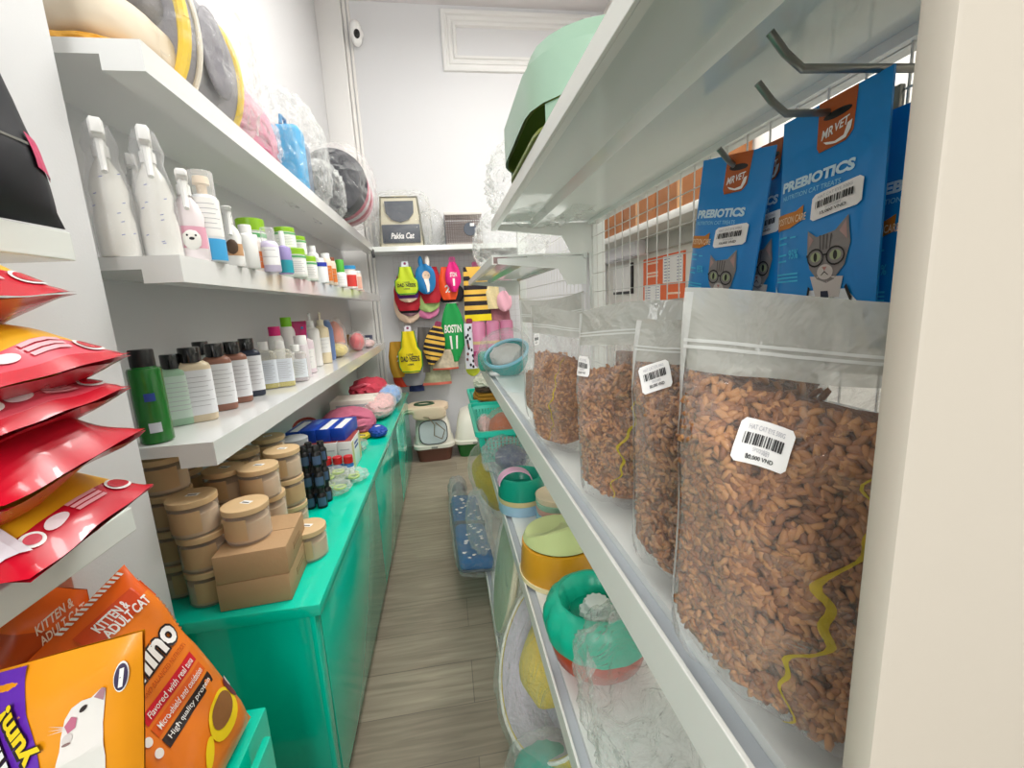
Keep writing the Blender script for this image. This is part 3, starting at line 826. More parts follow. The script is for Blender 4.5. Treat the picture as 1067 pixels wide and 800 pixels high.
# teal basket with wrapped toys, and one behind it
BT = mat('#2bcdb2', .3)
def basket(loc, w, d, h, label):
    t = thing('basket', label, 'basket', loc)
    def side(px, nu, x0, y0, x1, y1, x0t, y0t, x1t, y1t):
        pass
    mb = MB()
    def P(s, q, z):
        k = .84+.16*z/h
        c = [(-w/2, -d/2), (w/2, -d/2), (w/2, d/2), (-w/2, d/2)]
        a, b = c[s], c[(s+1) % 4]
        return Vector(((a[0]+(b[0]-a[0])*q)*k, (a[1]+(b[1]-a[1])*q)*k, z))
    for s in range(4):
        L_ = w if s % 2 == 0 else d
        n = int(L_/.022); rows = 6
        def quad(q0, q1, z0, z1):
            mb.add(([P(s, q0, z0), P(s, q1, z0), P(s, q1, z1), P(s, q0, z1)], [(0, 1, 2, 3)]), BT)
        quad(0, 1, 0, h*.16); quad(0, 1, h*.80, h)
        quad(0, .08, h*.16, h*.8); quad(.92, 1, h*.16, h*.8)
        for i in range(n+1):
            q = .08+.84*i/n; quad(q-.28/n*.84, q+.28/n*.84, h*.16, h*.8)
        for j in range(1, rows):
            z = h*.16+h*.64*j/rows; quad(.08, .92, z-.003, z+.003)
    mb.add(([P(0, 0, .001), P(1, 0, .001), P(2, 0, .001), P(3, 0, .001)], [(0, 1, 2, 3)]), BT)
    mb.build('basket_wall', t, smooth=False)
    mb = MB(); ro = rr(-w/2-.012, w/2+.012, -d/2-.012, d/2+.012, .03, h); ri = rr(-w/2+.004, w/2-.004, -d/2+.004, d/2-.004, .025, h)
    lift = lambda r, z: [(a, b, z) for a, b, _ in r]
    mb.add(loft([lift(ro, h-.02), lift(ro, h+.004), lift(ri, h+.004), lift(ri, h-.018)], False, False), BT); mb.build('rim', t)
    return t
basket((.245, 2.26, .7065), .27, .62, .165, 'teal perforated plastic basket of wrapped toys on the lower shelf')
t = thing('wrapped_toy', 'orange toy in crinkled clear wrap inside the teal basket', 'toy', (.26, 2.12, .712))
one('toy', blob((0, 0, .10), (.085, .10, .1), 4, .12, 2, 2.2, 7), mat('#c9642c', .5), t)
one('wrapper', blob((0, -.01, .115), (.10, .125, .112), 4, .2, 3, 2.2, 8), film('#f4e6dc', .12, .5, .1, .8, 20), t)
t = thing('wrapped_toy', 'pink and white wrapped toy beside the orange one in the basket', 'toy', (.165, 2.19, .712))
one('toy', blob((0, 0, .085), (.042, .09, .085), 4, .2, 2.5, 2.2, 9), mat('#dcb0a6', .5), t)
one('wrapper', blob((0, 0, .09), (.05, .10, .09), 4, .2, 3, 2.2, 10), film('#ffffff', .12, .5, .1, .8, 20), t)
basket((.26, 2.93, .7065), .26, .40, .15, 'second teal plastic basket behind the first one')
t = thing('folded_clothes', 'ochre folded pet garment stack in the second basket', 'clothing', (.26, 2.86, .712))
for k in range(5): one('layer', blob((.004*(k % 2), -.03, .10+k*.026), (.12-.006*k, .13, .018), 3, .12, 3, 4, k+30), mat(('#a87a1e', '#3a2c18')[k % 3 == 1], .8), t)
t = thing('wrapped_toy', 'white and green wrapped packet on top of the ochre clothes', 'packet', (.25, 2.84, .955))
one('packet', blob((0, 0, .0), (.09, .10, .05), 4, .35, 3, 2.2, 14), mat('#dfe3cf', .5), t)
one('leaf_print', blob((.03, -.06, .0), (.045, .045, .04), 3, .3, 3, 2, 15), mat('#5aa77c', .5), t)

# ------------------------------------------------------------------ floor level goods by the right units
# blue bone patterned mat in clear plastic, sticking out over the floor
t = thing('pet_mat', 'blue pet mat with white animal print in clear plastic, jutting over the floor', 'pet mat', (.045, 2.36, .155), rot=(R(-2), R(6), R(2)))
one('mat', box(-.085, .085, -.42, .42, 0, .07, .03, 4), mat('#0a5c90', .8, bump=.4, bscale=60), t)
one('edge_piping', tube([(x, y, .012) for x, y, _ in rr(-.087, .087, -.422, .422, .03, 0)]+[(.087, .392, .012)], .006, 6), mat('#3c4a52', .7), t)
mb = MB(); rnd = random.Random(4)
for k in range(34):
    x, y = rnd.uniform(-.07, .07), -.40+k*.0238
    s = rnd.uniform(.009, .013)
    mb.add(([(v[0]+x, v[1]+y, .0712) for v in ell2(0, 0, s, s*.8, 10, k)[0]], ell2(0, 0, s, s*.8, 10)[1]), STICK)
    mb.add(([(v[0]+x+s*.9, v[1]+y+s*.5, .0714) for v in ell2(0, 0, s*.5, s*.5, 10)[0]], ell2(0, 0, s, s, 10)[1]), STICK if k % 4 else mat('#5b5a9c', .7))
mb.build('animal_print', t, smooth=False)
one('band', box(-.0875, .0875, -.03, .01, -.002, .0735, .005), mat('#3c4a52', .7), t)
one('wrapper', blob((0, 0, .042), (.105, .46, .06), 5, .10, 4, 5, 3), film('#f4f7f4', .012, .4, .07, 1.0, 11), t)
# round yellow pillow with grey lining in clear plastic
def round_bed(name, label, loc, rot, r, d, outer, inner, seed):
    t = thing(name, label, 'pet bed', loc, rot=rot)
    one('bolster', lathe([(r*.55, 0), (r*.9, .005), (r, d*.35), (r, d*.75), (r*.95, d), (r*.90, d*.99)], 40, cap1=False), outer, t)
    one('lining', lathe([(r*.90, d*.985), (r*.82, d*.7), (r*.7, d*.3), (.001, d*.25)], 40, cap0=False, cap1=False), inner, t)
    one('piping', tube([(r*.93*cos(k*pi/24), r*.93*sin(k*pi/24), d*1.0) for k in range(49)], .005, 6), mat('#efeee6', .6), t)
    return t
YEL = mat('#c9b83c', .85, bump=.5, bscale=50, var=.1, vscale=10); LIN = mat('#c4c0cc', .9, bump=.6, bscale=80, var=.1)
t = round_bed('pet_bed', 'mustard round pet bed standing on edge beside the teal bowl', (.185, 2.52, .37), (0, R(60), R(-20)), .19, .16, mat('#b5a22e', .85, bump=.5, bscale=50, var=.25, vscale=16), mat('#1c4a58', .8), 1)
one('wrapper', blob((0, 0, .08), (.24, .24, .12), 4, .1, 3, 2.4, 17), THINFILM, t)
t = thing('plastic_bag', 'crumpled clear bag of small packs above the mustard bed', 'bag', (.22, 1.86, .71))
one('bag', blob((0, 0, .075), (.10, .15, .075), 4, .3, 3, 2.2, 18), film('#eef0ee', .14, .6, .1, .9, 20), t)
one('contents', blob((.03, .03, .05), (.07, .10, .05), 3, .3, 3, 2, 19), mat('#3c4a72', .5), t)
t = thing('plastic_bag', 'grey wrapped pack on the floor beside the mustard bed', 'bag', (-.005, 3.15, 0))
one('bag', blob((0, 0, .09), (.07, .12, .09), 4, .2, 3, 2.4, 20), film('#c9cccb', .3, .7, .15, .9, 20), t)
one('contents', blob((.01, .0, .07), (.05, .09, .07), 3, .2, 3, 2, 22), mat('#77797a', .6), t)
# pale green oval cushion in plastic leaning on the unit
t = thing('pet_cushion', 'pale green oval pet cushion with a cream edge leaning against the lower shelf', 'pet bed', (.135, 1.62, .153), rot=(0, R(-77), R(-3)))
one('cushion', loft([ring(.21, .20, 0, 36, 2.3), ring(.225, .215, .012, 36, 2.3), ring(.22, .21, .03, 36, 2.3), ring(.16, .15, .036, 36, 2.3)]), mat('#a9b894', .85, bump=.3, bscale=60), t).location = (.235, 0, 0)
o = one('edge_trim', tube([(.235+.226*cos(k*pi/24), .216*sin(k*pi/24), .018) for k in range(49)], .012, 8), mat('#ddd6b8', .8, var=.3, vscale=40), t)
one('wrapper', blob((.25, 0, .02), (.25, .23, .04), 5, .10, 4, 2.4, 23), THINFILM, t)
t = thing('plastic_bag', 'crumpled clear wrapper bunched over the blue mat', 'bag', (.09, 2.02, .27))
one('bag', blob((0, 0, .13), (.06, .13, .15), 5, .3, 2.6, 2.2, 24), film('#e6ece8', .07, .5, .1, .9, 20), t)
# yellow bed with plush lining at the bottom of the frame
t = round_bed('pet_bed', 'large round yellow pet bed with grey plush lining standing on edge, nearest', (.36, 1.12, .34), (0, R(-56), R(14)), .255, .17, mat('#d6c04a', .85, bump=.5, bscale=40, var=.1, vscale=10), LIN, 2)
one('wrapper', blob((0, 0, .085), (.30, .30, .13), 4, .1, 3, 2.4, 26), THINFILM, t)
one('plush_chick', blob((.0, .03, .12), (.15, .115, .085), 4, .1, 2, 2, 27, False), mat('#e6c94e', .9, bump=.7, bscale=90), t, label='yellow plush toy')
one('plush_head', blob((.15, .05, .135), (.075, .07, .06), 4, .05, 2, 2, 28, False), mat('#e6c94e', .9, bump=.7, bscale=90), t, label='yellow plush head')
one('care_tag', box(.02, .045, .06, .085, .185, .19), STICK, t)
for k, (a, b) in enumerate(((.15, .03), (-.06, .0), (-.02, .04))):
    one('plush_spot', blob((a, b, .185), (.014, .012, .012), 2, 0), mat('#4a3a1c', .8), t)
t = thing('pet_bed', 'teal wrapped pet bed under the yellow one at the bottom of the frame', 'pet bed', (.17, .80, .152))
one('cushion', blob((0, 0, .075), (.10, .20, .075), 4, .12, 2, 2.6, 29), mat('#2aa58e', .7), t)
one('wrapper', blob((0, 0, .085), (.12, .22, .085), 4, .15, 3, 2.6, 33), THINFILM, t)
# ------------------------------------------------------------------ bottles
def face(loc): return math.atan2(-loc[0], loc[1])           # yaw that turns local -Y to the camera side
def label_band(prof_r, z0, z1, m, t, sx=1, sy=1, p=2, arc=1.15, name='label', lines=0, lm=None):
    n = 16; v = []; e = .0012
    for z in (z0, z1):
        for i in range(n+1):
            a = -pi/2-arc+2*arc*i/n; c, s = cos(a), sin(a)
            k = (abs(c)**p+abs(s)**p)**(-1/p)
            v.append(((prof_r*sx+e)*c*k, (prof_r*sy+e)*s*k, z))
    f = [(i, i+1, n+2+i, n+1+i) for i in range(n)]
    o = one(name, (v, f), m, t)
    if lines:
        mb = MB()
        for j in range(lines):
            z = z1-(z1-z0)*(.15+.75*j/lines); v = []
            w = arc*(.7 if j % 2 else .5)
            for zz in (z-.0016, z):
                for i in range(7):
                    a = -pi/2-w+2*w*i/6; c, s = cos(a), sin(a); k = (abs(c)**p+abs(s)**p)**(-1/p)
                    v.append(((prof_r*sx+e*1.6)*c*k, (prof_r*sy+e*1.6)*s*k, zz))
            mb.add((v, [(i, i+1, 8+i, 7+i) for i in range(6)]), lm or GREYINK)
        mb.build('print', o)
    return o
def bottle(label, loc, r, h, bm, cm, cap=(.6, .16), lab=None, sx=1, sy=1, p=2, sh=.12, group=None, cat='bottle', name='bottle', lines=5, fillm=None, fillh=.0, lmat=None, arc=1.15):
    """body with rounded shoulders and a cap; cap = (radius share, height share)"""
    t = thing(name, label, cat, loc, face(loc), group)
    hb = h*(1-cap[1]); rc = r*cap[0]
    prof = [(r*.9, 0), (r, .004), (r, hb-h*sh), (r*.93, hb-h*sh*.5), (rc*1.05, hb-h*.02), (rc*.9, hb)]
    one('body', lathe(prof, 28, sx, sy, p), bm, t)
    if fillm: one('liquid', lathe([(r*.86, .003), (r*.955, .006), (r*.955, hb*fillh)], 24, sx, sy, p), fillm, t)
    q = (sx+sy)/2
    one('cap', lathe([(rc, hb-.002), (rc, h-.003), (rc*.93, h)], 24, q, q), cm, t)
    if lab: label_band(r, h*lab[0], h*lab[1], lmat or STICK, t, sx, sy, p, arc, lines=lines)
    return t
def spray(label, loc, h, bm, r=.04, lab=None, wrap=False, yaw=None, tm=WHITE):
    t = thing('spray_bottle', label, 'spray bottle', loc, face(loc) if yaw is None else yaw, 'white trigger spray bottles')
    hb = h*.78
    one('body', lathe([(r*.92, 0), (r, .006), (r, hb*.35), (r*.86, hb*.5), (r*.95, hb*.66), (r*.7, hb*.84), (r*.36, hb*.95), (r*.34, hb)], 26, 1, .72), bm, t)
    mb = MB()
    mb.add(lathe([(r*.42, hb-.006), (r*.42, hb+.018), (r*.3, hb+.022)], 20), tm)
    mb.add(box(-.013, .013, -.055, .028, hb+.026, h, .007, 3), tm)
    mb.add(box(-.011, .011, -.015, .017, hb+.012, hb+.03, .004), tm)
    mb.build('trigger_head', t)
    one('trigger', tube([(0, -.028, hb+.03), (0, -.036, hb+.005), (0, -.034, hb-.03), (0, -.044, hb-.045)], [.008, .008, .007, .006], 8), tm, t)
    one('nozzle', box(-.010, .010, -.070, -.054, hb+.028, h-.004, .003), tm, t)
    if lab:
        label_band(r*.96, .03, hb*.5, lab, t, 1, .74, 2, 1.2)
    if wrap:
        mb = MB(); rnd = random.Random(int(h*1000))
        for k in range(9):
            a = -pi/2+rnd.uniform(-1, 1); z = rnd.uniform(.03, hb*.85); rr_ = r*1.12
            q = [(rr_*cos(a+d)*1, rr_*sin(a+d)*.85, z+e) for d, e in ((0, 0), (.16, .002), (.16, .004), (0, .002))]
            mb.add((q, [(0, 1, 2, 3)]), mat('#8f95c0', .5))
        mb.build('wrap_print', t, smooth=False)
        one('shrink_wrap', lathe([(r*1.06, .001), (r*1.1, hb*.4), (r*1.08, hb*.7), (r*.75, hb*.97), (r*.9, hb+.02), (r*.55, h+.004)], 24, 1, .85, cap0=False, cap1=False), film('#fbfbff', .08, .5, .08, .35, 14), t, sharp=0)
    return t
MILK = mat('#f1f0ea', .3)
PINKL = mat('#e7a9bd', .4)
zm = ZS2+.001
spray('white trigger spray bottle in clear wrap, leftmost on the middle shelf', (-.735, 1.185, zm), .285, MILK, .037, wrap=True)
spray('white trigger spray bottle in clear wrap with a pink back, second on the middle shelf', (-.672, 1.24, zm), .29, MILK, .038, None, wrap=True)
spray('white trigger spray standing behind the two wrapped sprays', (-.79, 1.38, zm), .275, MILK, .04)
t = spray('pink spray bottle picturing a white fluffy dog, third on the middle shelf', (-.635, 1.30, zm), .215, mat('#f0e6e8', .35), .036, PINKL)
mb = MB()
for c, d, m in (((.0, -.026, .05), (.021, .004, .026), MILK), ((0, -.0295, .053), (.006, .002, .004), BLACK), ((-.009, -.0285, .061), (.0028, .002, .0028), BLACK), ((.009, -.0285, .061), (.0028, .002, .0028), BLACK)):
    mb.add(blob(c, d, 2, 0), m)
mb.build('dog_picture', t)
t = bottle('tall foam bottle with a clear cap and blue wave, beside the pink dog spray', (-.617, 1.355, zm), .035, .235, mat('#eef1f5', .3), film('#fdfdfd', .2, .6, .1, 0, 10), (.85, .26), (.28, .70), arc=1.3, lines=6)
label_band(.0353, .004, .06, mat('#3fa6de', .4), t, arc=1.35, name='blue_wave'); one('pump', lathe([(.012, .172), (.012, .2), (.02, .203), (.018, .222)], 16), mat('#e8d2b4', .5), t)
t = spray('small white spray bottle picturing a kitten', (-.612, 1.47, zm), .165, WHITE, .029, mat('#c79a70', .5))
one('kitten_picture', blob((0, -.0215, .055), (.016, .004, .022), 2, 0), mat('#5b4636', .7), t)
bottle('plain white bottle beside the kitten spray', (-.605, 1.56, zm), .03, .135, WHITE, WHITE, (.62, .18), None)
bottle('slim orange labelled bottle behind the clear purple bottle', (-.63, 1.68, zm), .024, .125, mat('#e6dcd4', .4), WHITE, (.6, .15), (.1, .55), lmat=mat('#d8743c', .5))
bottle('clear capped bottle with a lilac back and a green mark', (-.588, 1.70, zm), .03, .15, mat('#d9d0ea', .3), CLEAR, (.75, .3), (.15, .55), lmat=mat('#f4f4f4', .4), lines=2)
t = bottle('slender bottle fading from violet to teal', (-.575, 1.80, zm), .026, .155, mat('#a99bd2', .25), WHITE, (.35, .32), None)
label_band(.0262, .004, .05, mat('#2a9fae', .3), t, arc=1.5, name='teal_band')
LIMEC = mat('#8ec21e', .35); SUPP = mat('#e9efe6', .4)
def supp(loc, label, r=.042, h=.12):
    t = bottle(label, loc, r, h, SUPP, LIMEC, (.96, .2), (.1, .62), sh=.06, group='lime lidded supplement tubs', cat='jar', name='supplement_tub', lines=6)
    label_band(r, h*.67, h*.74, mat('#5fae6a', .5), t, arc=1.4, name='green_band'); return t
supp((-.70, 1.86, zm), 'large lime lidded supplement tub, leftmost at the back of the row', .05, .21)
supp((-.645, 2.06, zm), 'lime lidded supplement tub under the double stack at the left'); supp((-.645, 2.06, zm+.122), 'lime lidded supplement tub on top of the stack at the left', .042, .09)
supp((-.66, 2.26, zm), 'lime lidded supplement tub under the double stack at the right'); supp((-.66, 2.26, zm+.122), 'lime lidded supplement tub on top of the stack at the right', .042, .085)
supp((-.612, 2.09, zm+.0), 'lime lidded supplement tub hidden low behind the front one', .03, .1)
supp((-.600, 2.0, zm), 'lime lidded supplement tub with a grey printed panel at the front', .044, .118)
supp((-.612, 2.23, zm), 'narrow lime lidded tub to the right of the front tub', .038, .112)
bottle('white pump bottle at the back behind the supplement tubs', (-.70, 2.66, zm), .032, .22, WHITE, WHITE, (.6, .14), None)
bottle('white bottle with a royal blue label top', (-.607, 2.42, zm), .034, .125, mat('#e9ebee', .4), WHITE, (.6, .14), (.66, .82), lmat=mat('#2238b0', .4), lines=0)
AMB = mat('#ead9c8', .3)
bottle('small bottle with an orange label, left of the pair', (-.61, 2.56, zm), .027, .165, AMB, WHITE, (.8, .14), (.12, .6), lmat=mat('#dc7a34', .5), lines=3, group='orange labelled bottles')
bottle('small bottle with an orange label, right of the pair', (-.61, 2.66, zm), .027, .155, AMB, mat('#7d3f22', .5), (.8, .12), (.12, .6), lmat=mat('#dc7a34', .5), lines=3, group='orange labelled bottles')
bottle('white bottle with a tall green cap', (-.60, 2.84, zm), .032, .16, WHITE, mat('#4fae36', .4), (.75, .45), (.05, .4), lines=3)
bottle('red and white tin with a blue lid', (-.605, 3.12, zm), .046, .15, mat('#efe7e2', .4), mat('#2a8fc4', .4), (.98, .14), (.1, .6), lmat=mat('#d33a34', .5), lines=0, cat='tin', name='tin')
bottle('clear jar of pale tablets beside the red and white tin', (-.62, 3.40, zm), .045, .14, mat('#e7d9d0', .35), mat('#d9e4ea', .4), (.9, .1), (.1, .7), lmat=mat('#e9b39f', .5), lines=3, cat='jar', name='jar')
t = thing('packet', 'flat pale packet lying at the far end of the middle shelf', 'packet', (-.70, 3.8, zm)); one('packet', box(-.05, .05, -.12, .12, 0, .03, .006), mat('#e6cfc8', .5), t); one('print', box(-.03, .03, -.09, .06, .03, .031), mat('#c96f62', .5), t)
t = thing('medicine_box', 'thin upright carton near the far end of the middle shelf', 'box', (-.70, 3.55, zm)); one('carton', box(-.02, .02, -.05, .05, 0, .13, .002), STICK, t); one('print', box(-.014, .0205, -.0505, -.0500, .03, .10), mat('#7a8fc0', .5), t)

# lowest wall shelf: shampoos
z0 = ZS1+.001
t = bottle('tall dark green shampoo bottle with a black cap, nearest on the lowest shelf', (-.757, 1.215, z0), .036, .238, mat('#0e6a1c', .18, coat=.4), BLACK, (.72, .17), None, sh=.05)
label_band(.036, .03, .055, mat('#c8cfd8', .4), t, arc=.35, name='barcode_label'); label_band(.036, .11, .13, mat('#24449a', .4), t, arc=.3, name='blue_mark')
BC = mat('#101113', .2, coat=.5)
def shamp(label, loc, body, h=.225, r=.042, lm=None, sx=1., sy=.62, lines=7, grp='flat black capped shampoo bottles'):
    return bottle(label, loc, r, h, body, BC, (.74, .19), (.10, .70), sx, sy, 3.2, .08, grp, lines=lines, lmat=lm or mat('#eef0f4', .3), arc=1.25)
shamp('flat mint shampoo bottle with a black cap behind the green bottle', (-.80, 1.40, z0), mat('#a8cdb0', .3), .21, .04, mat('#cfe3d6', .4))
shamp('flat cream shampoo bottle with a large white label and black cap', (-.762, 1.43, z0), mat('#e3d2b4', .3), .225, .047)
shamp('flat shampoo bottle whose black cap shows behind the cream one', (-.845, 1.66, z0), mat('#cfd8d4', .3), .23, .04)
shamp('flat brown shampoo bottle with a white label, left of two brown ones', (-.765, 1.58, z0), mat('#9a6a58', .3), .225, .043)
shamp('flat brown shampoo bottle with a white label, right of two brown ones', (-.765, 1.70, z0), mat('#9a6a58', .3), .222, .043)
shamp('flat navy shampoo bottle with a white label and black cap', (-.765, 1.82, z0), mat('#2c3346', .3), .225, .043)
YOIL = mat('#c7bd5a', .1, trans=0)
CLB = film('#fdfcf2', .16, .6, .08, 0, 10)
for k, (lx, ly, nm) in enumerate(((-.765, 1.975, 'square clear bottle of pale yellow soap, left of two'), (-.71, 2.005, 'square clear bottle of pale yellow soap, right of two'), (-.69, 2.13, 'square clear bottle with purple print behind the yellow soap bottles'))):
    bottle(nm, (lx, ly, z0), .043, .20 if k < 2 else .17, CLB, film('#ffffff', .45, .8, .15, 0, 10) if k < 2 else WHITE, (.5, .17), (.12, .62), 1, .7, 5, .1, 'clear soap bottles', fillm=mat('#d8c95a', .2) if k < 2 else mat('#cfc3cf', .2), fillh=.72 if k < 2 else .6, lmat=mat('#e8eef6', .4), lines=9, arc=.85)
bottle('white bottle with a hot pink cap at the back', (-.80, 2.22, z0), .034, .255, WHITE, mat('#e6197c', .35), (.75, .16), None)
bottle('white bottle with a lime green cap, tallest at the back', (-.79, 2.36, z0), .036, .295, WHITE, mat('#7cc614', .35), (.7, .15), None)
t = thing('squeeze_tube', 'magenta tube standing on its white cap', 'tube', (-.745, 2.38, z0), face((-.745, 2.38)))
one('tube', loft([ring(.028, .026, .035, 20), ring(.034, .022, .12, 20), ring(.043, .004, .262, 20)]), mat('#b0115e', .3), t); one('cap', lathe([(.027, 0), (.028, .004), (.028, .036), (.02, .037)], 20), WHITE, t); one('crimp', box(-.043, .043, -.004, .004, .255, .272, .001), mat('#9a0d50', .3), t)
bottle('slim white capped bottle in front of the magenta tube', (-.70, 2.25, z0), .032, .205, mat('#efe7ea', .3), WHITE, (.9, .2), None)
def pump(label, loc, r, h, bm, cm, lab=None):
    t = bottle(label, loc, r, h*.86, bm, cm, (.45, .12), lab, sh=.14, lines=3)
    one('pump_head', tube([(0, 0, h*.85), (0, 0, h*.96), (0, -.012, h*.985), (0, -.045, h*.97)], [.006, .007, .009, .006], 10), cm, t); return t
pump('small dark pump bottle behind the pink and white one', (-.80, 2.60, z0), .03, .26, mat('#29483e', .3), BLACK)
pump('pink and white lotion bottle with a blue pump collar', (-.735, 2.42, z0), .045, .245, mat('#ecdbe2', .3), mat('#2b7fb8', .4), (.12, .6))
pump('white pump bottle with a tall neck behind the lotion', (-.78, 2.72, z0), .045, .31, mat('#f1efec', .3), WHITE)
pump('cream lotion bottle with gold print', (-.76, 2.86, z0), .044, .31, mat('#e5d6b4', .35), mat('#e9dfc6', .4), (.25, .6))
t = thing('squeeze_tube', 'slate blue flat bottle beside the cream lotion', 'bottle', (-.765, 3.03, z0), face((-.765, 3.03))); one('body', lathe([(.03, 0), (.034, .02), (.034, .2), (.02, .25)], 20, 1, .5), mat('#6c84b4', .35), t); one('cap', lathe([(.018, .25), (.016, .262)], 16), mat('#8fa0c4', .4), t)
for lbl, loc, d, m in (('clear bag of yellow treats on the lowest shelf', (-.755, 3.20, z0), (.075, .10, .05), mat('#e6d27c', .6)), ('clear bag of coral treats with a red top on the lowest shelf', (-.80, 3.36, z0+.0), (.07, .11, .13), mat('#e8917c', .6)), ('red wrapped toy near the end of the lowest shelf', (-.70, 3.62, z0), (.06, .12, .075), mat('#d8434c', .5)), ('pale pink wrapped treat at the end of the lowest shelf', (-.66, 3.9, z0), (.05, .14, .035), mat('#ecc4c4', .5))):
    t = thing('treat_bag', lbl, 'bag', loc); one('contents', blob((0, 0, d[2]*.95), (d[0]*.85, d[1]*.85, d[2]*.9), 3, .25, 2.5, 2, len(lbl)), m, t); one('wrapper', blob((0, 0, d[2]*1.02), (d[0], d[1], d[2]), 3, .25, 3, 2.4, len(lbl)+1), film('#ffffff', .12, .5, .1, .8, 20), t)
t = thing('treat_bag', 'red topped packet leaning behind the coral treats', 'bag', (-.84, 3.42, z0)); one('packet', box(-.05, .05, -.015, .015, 0, .24, .008), mat('#c9343c', .4), t); one('label_panel', box(-.04, .051, -.0155, -.0150, .04, .16), STICK, t)
t = thing('small_carton', 'small dark carton standing at the far end of the lowest shelf', 'box', (-.72, 4.15, z0)); one('carton', box(-.05, .05, -.04, .04, 0, .09, .003), mat('#39405c', .5), t); one('panel', box(-.035, .035, -.041, -.0402, .02, .07), STICK, t)
t = thing('small_carton', 'small tan carton beside the dark one on the lowest shelf', 'box', (-.82, 4.1, z0)); one('carton', box(-.05, .05, -.04, .04, 0, .11, .003), mat('#a57f42', .5), t); one('panel', box(-.03, .03, -.041, -.0402, .03, .08), mat('#d9c9a0', .5), t)

# ------------------------------------------------------------------ counter goods: powder jars with bamboo lids
zc = .6915
GLASSJ = film('#f6efe4', .12, .55, .06, .1, 8)
POW = mat('#cdb08e', .8, var=.1, vscale=18); POW2 = mat('#b08763', .8, var=.1, vscale=18); KLAB = mat('#c6a47a', .7, var=.05)
def jar_proto(r=.058, h=.10):
    t = thing('powder_jar', 'tmp', 'jar', (0, 0, 0), group='clear powder jars with bamboo lids')
    one('glass', lathe([(r*.9, 0), (r*.97, .004), (r*.97, h*.80), (r*.94, h*.835)], 32, cap1=False), GLASSJ, t)
    one('powder', lathe([(r*.85, .004), (r*.93, .008), (r*.93, h*.60), (r*.7, h*.66), (.001, h*.64)], 28, cap1=False), POW, t)
    label_band(r*.97, h*.16, h*.74, KLAB, t, arc=.75, name='kraft_label')
    one('lid', lathe([(r*.98, h*.835), (r*1.0, h*.845), (r*1.0, h*.985), (r*.97, h)], 36), BAMBOO, t, label='pale bamboo lid')
    mb = MB(); mb.add(box(-.014, .016, -.004, .014, h, h+.0006), STICK); mb.add(box(-.010, .012, .000, .005, h+.0006, h+.0009), INK)
    mb.build('lid_sticker', t, smooth=False)
    return t
JH = .1012
jp = jar_proto()
jars = [
 (-.695, 1.215, 0, 'powder jar at the bottom of the front stack, beside the cardboard boxes'),
 (-.697, 1.213, 1, 'powder jar in the middle of the front stack of three'),
 (-.702, 1.208, 2, 'powder jar on top of the front stack of three, under the shelf corner'),
 (-.795, 1.27, 0, 'powder jar at the bottom of the stack half hidden by the wall pier'),
 (-.795, 1.27, 1, 'second powder jar up in the stack half hidden by the wall pier'),
 (-.795, 1.27, 2, 'third powder jar up in the stack half hidden by the wall pier'),
 (-.795, 1.27, 3, 'topmost powder jar of the stack half hidden by the wall pier'),
 (-.72, 1.42, 0, 'powder jar at the bottom behind the front stack'),
 (-.72, 1.42, 1, 'powder jar in the middle behind the front stack'),
 (-.72, 1.42, 2, 'powder jar whose lid shows just right of the front stack'),
 (-.615, 1.43, 0, 'powder jar at the bottom behind the cardboard boxes'),
 (-.615, 1.43, 1, 'powder jar in the middle behind the one on the cardboard box'),
 (-.615, 1.41, 2, 'big lidded powder jar on top behind the cardboard box jar'),
 (-.600, 1.57, 0, 'powder jar at the bottom of the stack beside the black bottles'),
 (-.600, 1.57, 1, 'powder jar in the middle of the stack beside the black bottles'),
 (-.600, 1.57, 2, 'powder jar on top of the stack beside the black bottles'),
 (-.745, 1.60, 2, 'powder jar at the back under the shelf, left of the pair of lids'),
 (-.745, 1.60, 1, 'powder jar at the back, below the left one of the pair of lids'),
 (-.745, 1.60, 0, 'powder jar at the back bottom, below the left one of the pair of lids'),
 (-.715, 1.76, 2, 'powder jar at the back with its wide lid just under the shelf'),
 (-.715, 1.76, 1, 'powder jar at the back, second below the wide lid'),
 (-.715, 1.76, 0, 'powder jar at the back bottom, below the wide lid'),
 (-.86, 1.45, 3, 'powder jar highest in the dark corner under the shelf'),
 (-.86, 1.45, 2, 'powder jar third up in the dark corner under the shelf'),
 (-.86, 1.45, 1, 'powder jar second up in the dark corner under the shelf'),
 (-.86, 1.45, 0, 'powder jar lowest in the dark corner under the shelf'),
 (-.485, 1.37, 0, 'single powder jar on the counter to the right of the cardboard boxes'),
]
for k, (x, y, lv, lab) in enumerate(jars):
    loc = (x, y, zc+lv*JH)
    if k == 0:
        jp.location = loc; jp['label'] = lab; jp.rotation_euler = (0, 0, face(loc))
    else:
        dup(jp, loc, lab, face(loc)+random.uniform(-.8, .8))
dup(jp, (-.583, 1.225, zc+.1585), 'powder jar standing on the cardboard boxes', -.4)
bxo = Vector((-.562, 1.243, zc)); bxr = R(4)
for k, nm in enumerate(('lower plain brown cardboard box under another on the counter', 'upper plain brown cardboard box carrying a powder jar')):
    t = thing('cardboard_box', nm, 'box', (bxo.x, bxo.y, zc+k*.0788), bxr+(R(1.5) if k else 0), 'plain brown boxes on the counter')
    one('carton', box(-.088, .088, -.105, .105, 0, .078, .0025), KRAFT, t)
    mb = MB()
    if k == 1: mb.add(box(-.087, .087, -.0012, .0012, .0779, .0784), mat('#7d5f3c', .8))
    for zz in (.035, .045): mb.add(box(.0881, .0886, -.03, .04, zz, zz+.0025), mat('#8b6a44', .8))
    mb.add(box(.0881, .0886, -.035, -.031, .03, .05), mat('#8b6a44', .8))
    mb.build('print_and_seam', t)
